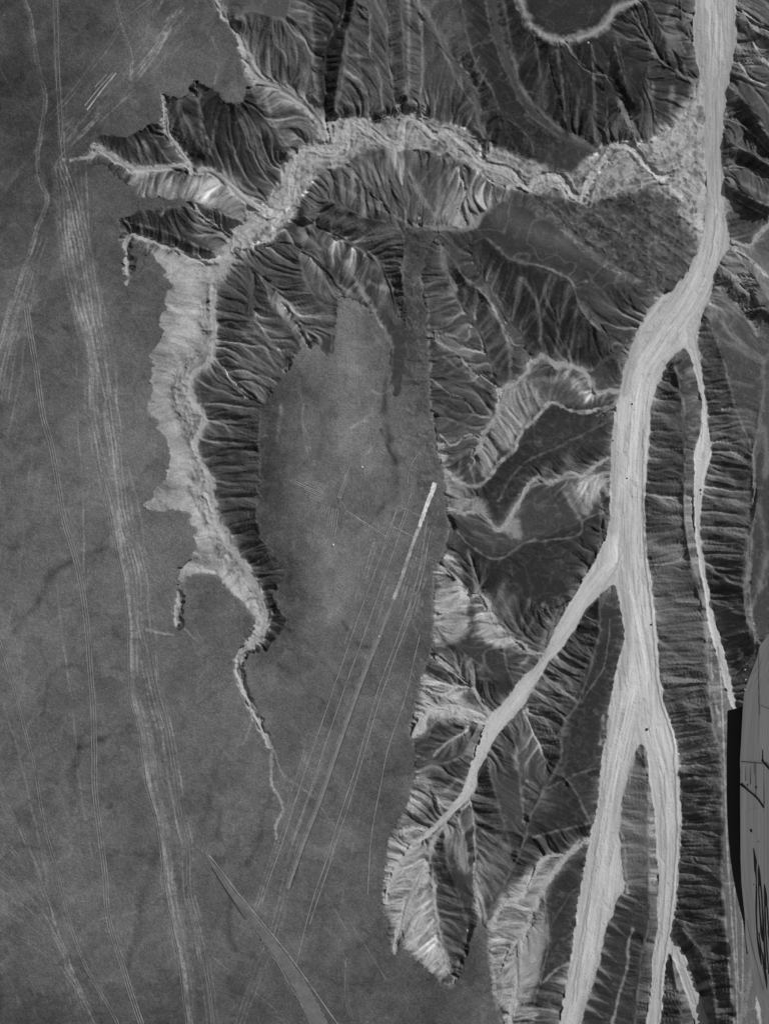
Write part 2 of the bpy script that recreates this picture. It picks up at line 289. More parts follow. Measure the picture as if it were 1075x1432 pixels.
# constraint images for the relief: weight and height
wz = np.zeros((NY, NX), np.float32); cz = np.zeros((NY, NX), np.float32)
tx = np.zeros((NY, NX), np.float32); ty = np.zeros((NY, NX), np.float32); tw = np.zeros((NY, NX), np.float32)
def put(mask, z):
    wz[mask] = 1; cz[mask] = z if np.isscalar(z) else z[mask]
put(fan > .5, np.interp(YY, [150, 300, 380, 660, 860], [-38, -37, -34, -24, -11]).astype(np.float32)+np.where(XX < 380, 2, 0).astype(np.float32))
put(terrace > .5, -36.)
put(mesa1 > .5, (-10-14*sstep(XX, 680, 880)).astype(np.float32))
put(oval > .5, -20.)
def stamp(pts, za, zb, r=1.0):
    S = spline([(p[0], p[1]) for p in pts], 1.0); n = len(S)
    for i, p in enumerate(S):
        px_, py_ = p[0], p[1]
        jx = (px_-x0)/G; jy = (py_-y0)/G
        jx -= WXs[min(max(int(jy), 0), NY-1), min(max(int(jx), 0), NX-1)]/G; jy -= WYs[min(max(int(jy), 0), NY-1), min(max(int(jx), 0), NX-1)]/G
        z = za+(zb-za)*i/max(n-1, 1)
        k = max(0, int(round(r/G)))
        a, b = int(round(jx)), int(round(jy))
        if -k <= a < NX+k and -k <= b < NY+k:
            sl = (slice(max(b-k, 0), max(b+k+1, 0)), slice(max(a-k, 0), max(a+k+1, 0)))
            wz[sl] = 1; cz[sl] = z
for pts, za, zb in CRESTS: stamp(pts, za, zb)
# river floor falls gently southward
riv_z = (-38-4*YY/1432).astype(np.float32)
sw = line([(835,830),(766,920),(716,985),(680,1030),(655,1100),(600,1165)], 30, warp=False)
k_ = sstep(sw, 0, .4)*sstep(-XX, -838, -790); riv_z = (riv_z*(1-k_)+np.interp(XX, [583, 660, 700, 780, 840], [-26, -32, -35, -38, -40])*k_).astype(np.float32)
valley_tone = []
for pts, w, za, zb, tone in VALLEYS:
    stamp(pts, za, zb, max(.4, w*.75))
    f = line(pts, w*1.6, tang=(tx, ty)); tw = np.maximum(tw, sstep(f, .1, .6))
    if tone: valley_tone.append((f, tone, pts, w))
put(river > .5, riv_z)
put(plateau > .5, 0.)
print('constraints', round(time.time()-T0, 1))

def down(a, w):
    h, v = a.shape[0]//2*2, a.shape[1]//2*2
    W = w[:h:2, :v:2]+w[1:h:2, :v:2]+w[:h:2, 1:v:2]+w[1:h:2, 1:v:2]
    A = (a*w)[:h:2, :v:2]+(a*w)[1:h:2, :v:2]+(a*w)[:h:2, 1:v:2]+(a*w)[1:h:2, 1:v:2]
    return np.where(W > 0, A/np.maximum(W, 1e-6), 0).astype(np.float32), (W > 0).astype(np.float32)
pyr = [(cz, wz)]
while min(pyr[-1][0].shape) > 12: pyr.append(down(*pyr[-1]))
z = np.full(pyr[-1][0].shape, -15., np.float32)
for lv in range(len(pyr)-1, -1, -1):
    c, w = pyr[lv]
    if z.shape != c.shape:
        iy = np.clip((np.arange(c.shape[0])-.5)/2, 0, z.shape[0]-1.001); ix = np.clip((np.arange(c.shape[1])-.5)/2, 0, z.shape[1]-1.001)
        jy = iy.astype(int); jx = ix.astype(int); fy = (iy-jy)[:, None]; fx = ix-jx
        z2 = z[:, jx]*(1-fx)+z[:, jx+1]*fx; z = (z2[jy]*(1-fy)+z2[jy+1]*fy).astype(np.float32)
    k = w > 0
    for _ in range(80 if lv > 1 else 30):
        p = np.pad(z, 1, mode='edge')
        z = (p[:-2, 1:-1]+p[2:, 1:-1]+p[1:-1, :-2]+p[1:-1, 2:])*.25
        z[k] = c[k]
Z0 = z
hold = np.clip(blur(((river > .5) | (plateau > .5) | (oval > .5)).astype(np.float32), 2, 1), 0, 1)
Z0 = Z0*hold+blur(Z0, 2, 2)*(1-hold)
print('relief', round(time.time()-T0, 1))
zs = blur(Z0, 2, 2)
gy_, gx_ = np.gradient(zs, G)
slope = np.hypot(gx_, gy_)
flat = np.clip(np.maximum(river, np.maximum(plateau, np.maximum(oval, np.maximum(mesa1*.8, terrace*.8)))), 0, 1)
SMOOTH = [([(836,841),(868,830),(870,930),(848,1000),(838,1140),(800,1085),(760,1110),(785,1050),(808,982),(826,930)],.92),([(764,1245),(800,1195),(830,1185),(812,1240),(798,1350),(757,1372),(766,1316)],.92),
 ([(772,568),(850,580),(852,635),(790,645),(740,650),(700,735),(675,712),(685,668),(725,628),(735,598)],.8),([(700,745),(728,700),(760,680),(800,720),(845,716),(806,750),(706,779)],.8),([(650,765),(706,779),(806,752),(800,830),(760,785),(702,808),(680,800)],.6),
 ([(668,335),(690,420),(712,445),(740,490),(868,510),(850,470),(800,400),(712,362)],.3),([(655,895),(700,908),(722,955),(700,985),(660,930)],.7),([(713,99),(760,170),(835,208),(800,222),(745,212),(690,180)],.7),([(735,-30),(890,-30),(850,18),(800,44),(765,42)],.7),([(740,1150),(838,1085),(833,1150)],.7),
 ([(862,1060),(905,1060),(915,1250),(870,1245)],.45),([(925,760),(985,780),(990,930),(925,930)],.3),([(745,535),(790,528),(822,560),(800,572),(765,560)],.6),([(560,215),(615,225),(630,265),(600,305),(572,290)],.4)]
smooth = wpale*.78
for p_, k_ in SMOOTH: smooth = np.maximum(smooth, poly(p_, 4, 1.5)*k_)
slopeness = np.clip(1-flat, 0, 1)*sstep(slope, .03, .2)*(1-smooth)
# flow direction: down the fall line on slopes, along the course in washes
L = slope+1e-5; dx = -gx_/L; dy = -gy_/L
# course of the big rivers from their centre lines
RC = [([(1000,-40),(1000,60),(995,150),(996,250),(998,320),(985,380),(960,430),(925,480),(895,530),(885,600),(880,700),(878,780),(885,860),(898,940),(905,1020),(920,1080),(932,1160),(933,1240),(928,1330),(920,1400),(912,1475)], 60),
      ([(890,960),(870,1050),(855,1130),(845,1200),(835,1280),(822,1350),(800,1432),(790,1475)], 34),
      ([(860,790),(820,840),(775,905),(730,965),(690,1020),(665,1085),(645,1118),(600,1160)], 22),
      ([(962,460),(972,500),(984,562),(986,610),(982,640),(975,680),(974,740),(981,800),(990,850),(997,890),(1010,930),(1028,1000)], 14),
      ([(935,1310),(950,1345),(965,1385),(982,1432),(990,1475)], 14)]
rtx = np.zeros_like(tx); rty = np.zeros_like(tx); rf = np.zeros_like(tx)
for pts, w in RC: line(pts, w, rf, warp=False, tang=(rtx, rty))
a = np.clip(river*1.2, 0, 1)*(rf > 0); dx = dx*(1-a)+rtx*a; dy = dy*(1-a)+rty*a
wtx = np.zeros_like(tx); wty = np.zeros_like(tx); wf = np.zeros_like(tx)
line(VALLEYS[0][0], 42, wf, warp=False, tang=(wtx, wty)); line(VALLEYS[2][0], 30, wf, warp=False, tang=(wtx, wty)); line([(985,110),(975,170),(950,215),(900,240)], 40, wf, warp=False, tang=(wtx, wty)); line([(990,300),(960,260),(900,240)], 30, wf, warp=False, tang=(wtx, wty))
wtx = blur(wtx, 6, 2); wty = blur(wty, 6, 2)
a = fan*(1-river)*(wf > 0); dx = dx*(1-a)+wtx*a; dy = dy*(1-a)+wty*a
a = terrace*(1-river); dx = dx*(1-a)+a*.8; dy = dy*(1-a)+a*.6
a = tw*(1-river)*.9; dx = dx*(1-a)+tx*a; dy = dy*(1-a)+ty*a
q = np.hypot(dx, dy)+1e-5; dx /= q; dy /= q
dx = dx.astype(np.float32); dy = dy.astype(np.float32)
def lic(srcs, n, h=1.3):
    out = [s.copy() for s in srcs]
    for sg in (1, -1):
        px_ = np.tile(np.arange(NX, dtype=np.float32), (NY, 1)); py_ = np.tile(np.arange(NY, dtype=np.float32)[:, None], (1, NX))
        for k in range(n):
            idx = (py_+.5).astype(np.int32)*NX+(px_+.5).astype(np.int32)
            px_ = np.clip(px_+sg*h*dx.ravel()[idx], 0, NX-1.51); py_ = np.clip(py_+sg*h*dy.ravel()[idx], 0, NY-1.51)
            idx = (py_+.5).astype(np.int32)*NX+(px_+.5).astype(np.int32)
            for o, s in zip(out, srcs): o += s.ravel()[idx]
    return [((o-o.mean())/o.std()).astype(np.float32) for o in out]
white = rng.random((NY, NX)).astype(np.float32)*2-1
n_big = vnoise(11, 71)+.3*vnoise(5, 72); n_mid = vnoise(4.2, 73)+.5*white; n_fine = blur(white, 1, 1)*3
n_big = np.where(XX > 905, remap(vnoise(21, 75)*.8+.7*vnoise(11, 77)+.5*vnoise(7, 76), 2.5), n_big).astype(np.float32)
big, = lic([n_big], 28)
def two_scale(Zr, k):
    global dx, dy
    b_ = blur(Zr, 1, 2); gy2, gx2 = np.gradient(b_, G); L2 = np.hypot(gx2, gy2)+1e-5
    w_ = k*slopeness; dx = dx*(1-w_)-gx2/L2*w_; dy = dy*(1-w_)-gy2/L2*w_
    q_ = np.hypot(dx, dy)+1e-5; dx = (dx/q_).astype(np.float32); dy = (dy/q_).astype(np.float32)
rib = (.55-np.abs(big)).astype(np.float32)
steep = np.clip(slope/.35, .5, 1.35)
Z1 = Z0+slopeness*3.6*rib*steep
two_scale(Z1, .38)
mid, = lic([n_mid], 19)
two_scale(Z1+slopeness*1.2*mid*steep, .3)
fine, fin2 = lic([white, blur(white, 1, 1)], 11, 1.0)
print('flow lines', round(time.time()-T0, 1))

# even out the strength of the flow grain inside the rivers
rm = river > .8
mid = np.where(river > .5, mid/mid[rm].std(), mid).astype(np.float32); fine = np.where(river > .5, fine/fine[rm].std(), fine).astype(np.float32)
bigr = np.where(rm, big/big[rm].std(), 0).astype(np.float32)
braid = sstep(1-np.abs(bigr+.35*mid)*2.4, .35, 1)*river
# ------------------------------------------------------------------ height
gent = fbm(90, 201, 4); rough = remap(1-np.abs(vnoise(13, 301)+.5*vnoise(6.5, 302))*2.6, 2.2)*.6+.4*remap(1-np.abs(vnoise(6, 305)+.5*vnoise(3.4, 306))*2.4, 1.5); swirl = fbm(14, 401, 3)
Z = Z0.copy()
# rain runs down the slopes and cuts branching gullies
def drain(Zr, n, steps, seed):
    r = np.random.default_rng(seed); zb = blur(Zr, 1, 1)
    gy2, gx2 = np.gradient(zb); L2 = np.hypot(gx2, gy2)+1e-5; ux = (-gx2/L2).ravel(); uy = (-gy2/L2).ravel()
    cand = np.flatnonzero(slopeness.ravel() > .3); st_ = r.choice(cand, n)
    px_ = (st_ % NX).astype(np.float32)+r.random(n).astype(np.float32)-.5; py_ = (st_//NX).astype(np.float32)+r.random(n).astype(np.float32)-.5
    acc = np.zeros(NX*NY, np.float32); vx = np.zeros(n, np.float32); vy = np.zeros(n, np.float32); sl = slopeness.ravel()
    for k in range(steps):
        idx = (py_+.5).astype(np.int32)*NX+(px_+.5).astype(np.int32)
        acc += np.bincount(idx, minlength=NX*NY)
        vx = .45*vx+.55*ux[idx]; vy = .45*vy+.55*uy[idx]
        px_ = np.clip(px_+vx, 1, NX-2.6); py_ = np.clip(py_+vy, 1, NY-2.6)
        if k % 12 == 11:
            keep = sl[idx] > .12; px_, py_, vx, vy = px_[keep], py_[keep], vx[keep], vy[keep]
    return acc.reshape(NY, NX)
gul = np.zeros_like(Z1)
for it_, (n_, amp_) in enumerate(((260000, 1.5), (320000, 1.9))):
    acc = drain(Z1+slopeness*.8*mid*steep-slopeness*1.6*gul, n_, 70, 40+it_)
    g_ = np.log1p(blur(acc, 1, 1)); lo_ = np.percentile(g_[slopeness > .5], 45); hi_ = np.percentile(g_[slopeness > .5], 98.5)
    gul = np.maximum(gul*.6, np.clip((g_-lo_)/(hi_-lo_), 0, 1)**1.3).astype(np.float32)
print('gullies', round(time.time()-T0, 1))
Z = Z1+slopeness*(.8*mid+.35*fine+.45*fin2)*steep-slopeness*(1.1+1.3*sstep(fbm(80, 717, 2), -.4, .4))*gul*np.clip(steep, .6, 1.2)
Z += terrace*(1-fan)*(.9*rough+.5*mid+.5*swirl)+fan*(1-river)*(.9*rough+.6*mid+.25*fine)
Z += mesa1*.25*swirl+oval*.1*vnoise(6, 5)
Z += plateau*np.clip(line([(585,300),(583,380),(580,450),(582,520),(590,600),(600,680)], 26)*2, 0, 1)*.8*rough*.8
Z += plateau*(.5*gent+.10*vnoise(5, 31)+.10*white)+river*(.16*mid+.10*fine-.5*braid)
mfloor = line([(372,600),(372,700),(380,790),(395,860)], 60)*plateau
Z -= 2.0*sstep(mfloor, .1, .9)
Z += .06*white+wpale*(1-plateau)*(2.6*fbm(20, 6401, 2)+.5*rough)
# the meander has cut its own low banks into the wash floor
for w_, d_ in ((5.2, 1.1),): Z -= d_*sstep(line([(x, y, .62+.5*abs(math.sin(i*1.7))+.15*math.sin(i*4.1)) for i, (x, y) in enumerate(VALLEYS[0][0])], w_), .05, .3)*fan*(1-river)
for o_ in ((6,7),(-8,5),(3,-8),(12,12),(-5,12)):
    Z -= .3*sstep(line([(x+o_[0]+3*math.sin(i*2.3+o_[0]), y+o_[1]+3*math.cos(i*1.9)) for i, (x, y) in enumerate(VALLEYS[0][0][4:])], 2.4), .1, .6)*fan
# plateau rim crumbles and drops sharply
rim = np.clip(plateau*(1-plateau)*4, 0, 1)
Z -= rim*(1.2*np.clip(vnoise(5, 61), 0, 1))
print('height', round(time.time()-T0, 1))

# ------------------------------------------------------------------ ground tone = pale silt on dark varnish, plus shade painted into slopes
# display value the flat ground would have; turned into albedo below
T = np.full((NY, NX), 58., np.float32)
def mixin(mask, v, k=1.0):
    global T
    m = np.clip(mask*k, 0, 1); T = T*(1-m)+v*m
ZN = vnoise(5, 6101)
def zone(pts, v, soft=5, k=1.0, warp=1.5):
    if v >= 98: v += 13
    m = poly(pts, soft, warp); m = np.clip(m+(.34*mid+.2*fine+.25*ZN)*4*m*(1-m), 0, 1)
    mixin(m*(1-plateau)*(1-river), v, k)
# slopes by district; tones also carry painted sunlit and shaded sides
zone([(290,-30),(680,-30),(680,200),(560,165),(455,175),(300,60)], 76, 6)
zone([(425,-30),(500,-30),(470,165),(445,165)], 40, 3)
zone([(640,-30),(975,-30),(970,130),(880,205),(700,200)], 44, 8)
zone([(735,-30),(890,-30),(850,20),(800,42),(765,42)], 50, 3)
zone([(90,180),(260,120),(350,100),(400,210),(340,270),(200,240)], 48, 5)
zone([(350,110),(400,130),(450,180),(400,240),(360,180)], 72, 6)
zone([(180,245),(330,250),(372,300),(320,350),(170,290)], 96, 8)
zone([(260,245),(310,250),(300,290),(268,280)], 122, 5)
zone([(170,296),(262,290),(285,350),(200,330)], 54, 4)
zone([(198,340),(250,352),(300,368),(290,378),(230,385)], 112, 4)
zone([(430,240),(560,208),(680,250),(700,282),(668,318),(560,312),(430,290)], 82, 6)
zone([(560,215),(615,225),(632,265),(600,310),(570,290)], 66, 5)
zone([(625,268),(700,280),(668,318),(622,318)], 112, 5)
zone([(415,285),(560,315),(560,450),(500,400),(420,350)], 72, 6)
zone([(300,370),(420,300),(470,420),(440,495),(370,560),(300,560)], 74, 6)
zone([(280,540),(366,560),(366,740),(310,720),(278,640)], 68, 4)
zone([(300,720),(362,720),(402,790),(400,860),(380,850)], 60, 4)
zone([(336,912),(402,862),(376,905),(350,965),(338,950)], 50, 3)
zone([(590,330),(760,370),(870,520),(700,540),(600,530)], 64, 6)
zone([(668,335),(712,362),(800,398),(815,440),(868,520),(760,500),(720,440)], 42, 4)
zone([(600,460),(690,530),(690,600),(650,640),(604,600)], 60, 6)
zone([(706,540),(790,520),(830,560),(760,570),(720,610),(680,664),(660,640),(690,590)], 108, 3)
zone([(745,535),(790,530),(818,560),(800,572),(765,560)], 66, 4)
zone([(625,655),(660,682),(670,714),(632,712)], 102, 4)
zone([(605,605),(625,640),(650,680),(625,690)], 98, 3)
zone([(772,563),(850,575),(852,640),(738,678),(700,738),(672,712),(682,670),(722,628)], 44, 3)
zone([(770,575),(850,590),(852,620),(790,635),(740,640)], 52, 8)
zone([(635,720),(700,745),(740,690),(850,660),(850,715),(706,779),(640,745)], 60, 4)
zone([(811,667),(846,668),(838,692),(818,718),(800,704)], 120, 3); zone([(700,735),(720,725),(728,752),(718,756)], 100, 2)
zone([(778,680),(800,672),(822,712),(812,718)], 84, 2)
zone([(640,745),(684,780),(736,759),(845,716),(840,770),(800,835),(760,790),(700,812),(680,850),(650,830)], 46, 4)
zone([(700,815),(770,850),(795,845),(765,900),(730,895),(690,850)], 64, 4)
zone([(607,795),(628,770),(655,830),(655,885),(640,896),(604,900)], 116, 3)
zone([(668,845),(700,880),(730,905),(705,908),(668,895)], 122, 3)
zone([(605,905),(700,905),(722,958),(690,1000),(640,940)], 54, 4)
zone([(590,940),(650,960),(685,1008),(577,1030)], 128, 4)
zone([(630,905),(662,925),(682,940),(660,955),(640,945)], 80, 4); zone([(600,1010),(672,1012),(655,1080),(590,1080)], 66, 4)
zone([(640,960),(680,985),(650,985)], 56, 3)
zone([(719,1010),(760,940),(836,841),(826,930),(808,982),(785,1050),(730,1100)], 76, 4)
zone([(836,841),(868,830),(868,930),(848,1000),(838,1140),(760,1110),(785,1050),(808,982),(826,930)], 45, 4)
zone([(690,1035),(785,1060),(700,1250),(672,1280),(655,1120)], 66, 4)
zone([(655,1120),(695,1140),(717,1200),(690,1262),(672,1275)], 82, 5)
zone([(575,1085),(648,1110),(600,1160),(545,1165)], 84, 4); zone([(575,1085),(600,1085),(598,1120),(570,1150),(560,1150)], 108, 3)
zone([(540,1170),(600,1165),(600,1230),(555,1310),(536,1270)], 112, 4)
zone([(585,1240),(600,1210),(612,1290),(636,1375),(600,1358),(560,1320)], 116, 5)
zone([(603,1180),(625,1180),(657,1300),(640,1365),(615,1310),(602,1240)], 58, 3)
zone([(617,1155),(640,1140),(652,1180),(654,1224),(636,1205)], 104, 2); zone([(663,1210),(672,1230),(682,1288),(666,1282)], 120, 2)
zone([(690,1262),(760,1200),(775,1230),(766,1316),(742,1430),(702,1432),(684,1340)], 104, 4)
zone([(762,1240),(830,1180),(812,1240),(798,1350),(745,1400),(766,1316)], 46, 3)
zone([(730,1184),(780,1150),(833,1160),(790,1200),(752,1200),(720,1245)], 60, 4)
zone([(740,1150),(838,1085),(833,1150),(745,1172)], 46, 4)
zone([(908,560),(950,490),(975,560),(970,700),(905,700)], 54, 5)
zone([(905,700),(970,700),(985,850),(920,880),(903,780)], 64, 6); zone([(905,760),(975,780),(988,860),(992,940),(922,950),(915,860)], 84, 8)
zone([(925,940),(998,930),(1008,1060),(946,1060)], 78, 6); zone([(948,1060),(1010,1060),(1012,1250),(940,1260)], 58, 5); zone([(930,1260),(1012,1250),(1025,1440),(920,1440)], 50, 5)
zone([(975,440),(1060,440),(1060,900),(1020,980),(985,700)], 56, 6); zone([(1045,640),(1090,600),(1090,950),(1040,900)], 48, 5)
zone([(990,940),(1020,985),(1030,1003),(1040,1300),(1012,1300),(1006,1050)], 74, 3)
zone([(1012,1220),(1080,1220),(1090,1475),(1030,1475)], 74, 3)
zone([(1015,-30),(1100,-30),(1100,110),(1015,110)], 66, 8); zone([(1012,110),(1100,110),(1100,340),(1014,340)], 54, 8); zone([(1000,360),(1100,340),(1100,440),(990,440)], 74, 8)
zone([(868,1060),(904,1060),(915,1180),(916,1250),(870,1240)], 92, 6); zone([(862,1255),(918,1250),(912,1330),(900,1475),(800,1475)], 58, 5)
mixin(mesa1, 54); mixin(oval, 47)
mixin(line([(700,300),(760,330),(820,352),(872,385)], 22)*(1-river), 74, 1.2)
mixin(fan*(1-river), 126)
mixin(fan*(1-river)*sstep(-XX, -520, -470)*sstep(-YY, -400, -350), 140)
mixin(terrace*(1-river), 70)
mixin(line([(925,255),(950,280),(968,305),(980,325)], 18)*(1-river), 118, 1.3)
mixin(poly([(900,205),(960,140),(990,100),(992,335),(955,290),(915,258),(870,262),(830,275),(850,205)], 6, 1.5), 134, .9)
T *= 1+.16*np.clip(rough-.3, -1, 1)*fan
mixin(wpale*(1-plateau), 118)
mixin(line([(262,370),(270,420),(262,470),(245,520)], 26)*wpale*(1-plateau), 138); mixin(line([(250,640),(270,690),(290,740),(320,800),(362,860)], 22)*wpale*(1-plateau), 140)
T += wpale*(1-plateau)*(14*fbm(36, 881, 3)+9*remap(fbm(16, 883, 3), 2)+5*white+4*vnoise(3, 884))
print('tone zones', round(time.time()-T0, 1))
rag = .42*vnoise(3.6, 4001)+.30*vnoise(8, 4002)
# erosion streaks: thin pale silt tails on the slopes
pos = np.clip(mid, 0, 3)**1.4; posf = np.clip(fine, 0, 3)
contr = sstep(fbm(60, 515, 2), -.7, .8)*.8+.45
band = sstep(big, .1, 1.8)
gw = sstep(fbm(70, 616, 2), -.35, .35)
T *= 1+slopeness*(gul*(1.05*gw-.02)-.04)
T *= 1+slopeness*contr*(.24*pos-.15*np.clip(-mid, 0, 2)+.44*band-.12+.12*np.clip(fine, -2, 2.6)+.12*np.clip(fin2, -2, 2.6))
T *= 1+fan*(1-river)*(.10*np.clip(rough-.3, -1, 1)+.15*np.clip(mid, -2, 2)+.07*np.clip(fine, -2, 2))+terrace*(1-fan)*(.20*np.clip(rough-.35, -.6, 1)+.10*np.clip(mid, -2, 2)+.08*np.clip(fine, -2, 2))
T *= 1+oval*.05*white+mesa1*(.12*swirl+.06*white)
# dendritic pale threads over the dark flats
thr = sstep(1-np.abs(fbm(42, 612, 3))*9, .45, 1)
vein = sstep(remap(1-np.abs(fbm(30, 8101, 4))*10, 2.2), .3, 1)
T += (vein*15+3*white+4*remap(fbm(12, 8103, 3), 2))*smooth*(1-wpale)*(1-plateau)
T += thr*20*np.clip(mesa1+.55*(slopeness < .4)*(1-plateau)*(1-river)*(1-fan), 0, 1)
# broken pale strokes along the crest lines
BRIGHT = [0,0,0,1]
def pale(pts, w, v, k=1.0, warp=True, brk=0.0):
    f = line([tuple(p) for p in pts], w*1.15, warp=warp); f = sstep(f+rag*(f > 0)*.8, .0, .75)
    if brk: f = f*np.clip(1-brk*(.5-.9*vnoise(6, int(w*100)+int(pts[0][0]))), 0, 1)
    mixin(f, v, k)
for i, (pts, za, zb) in enumerate(CRESTS):
    v, w, k = {0:(146,3.4,1), 1:(98,2.2,.9), 2:(104,2.6,.8), 3:(112,2.6,.8), 4:(84,2.5,.7), 5:(112,4,.6), 6:(88,2.4,.8), 7:(106,3,.8), 8:(84,2,.7), 9:(92,2,.6), 24:(116,8,.9)}.get(i, (98,2.2,.62))
    pale(pts, w, v, k, brk=.5)
for f, tone, pts, w in valley_tone:
    m = sstep(f+rag*.75*(f > 0), .2, .62)*(1-river*.9)
    tn = tone+(13 if 100 <= tone < 150 else 0); mixin(m, tn*(1+.10*np.clip(mid, -2, 2)+.07*np.clip(fine, -2, 2)), .9)

cor = np.zeros_like(T)
for f, tone, pts, w in valley_tone:
    if tone >= 100: cor = np.maximum(cor, sstep(f, .1, .5)*min(1, w/4))
cor = np.clip(blur(cor, 5, 2)*2.2, 0, 1)*(1-river)*(1-fan)*(1-plateau)
mixin(cor*np.clip(.45+.35*mid+.15*fine, 0, .9), 126)
c2 = np.clip(blur(cor, 12, 2)*1.6, 0, 1)*(1-river)*(1-fan)*(1-plateau)*(1-smooth); mixin(c2*np.clip(.0+.5*gul+.3*mid, 0, .6), 132)
hl2 = np.clip(blur(river, 8, 2)*2.2, 0, 1)*(1-river)*(1-plateau)*(1-fan)*(XX <= 905); mixin(hl2*np.clip(.22+.42*mid+.3*fine, 0, .9), 130); h3 = np.clip(blur(river, 18, 2)*1.8, 0, 1)*(1-river)*(1-plateau)*(1-fan)*(1-smooth*.7); mixin(h3*np.clip(.5*gul+.25*mid-.05, 0, .6), 126)
hal = np.clip(blur(river, 9, 2)*2.2, 0, 1)*(1-river)*(1-plateau)*(XX > 905)
mixin(hal*np.clip(.16+.35*mid+.3*band, 0, .8), 128)
C1 = [(722,-20),(727,0),(737,28),(748,42),(762,50),(790,57),(806,55),(822,49),(847,32),(861,11),(889,0),(905,-12)]
f = line(C1, 11); mixin(sstep(f+.4*rag, .0, .8), 112, .75); mixin(sstep(line(C1, 4)+.3*rag, .0, .8), 134, .8)
rbank = np.clip(1-np.abs(rough)*2.4, 0, 1)
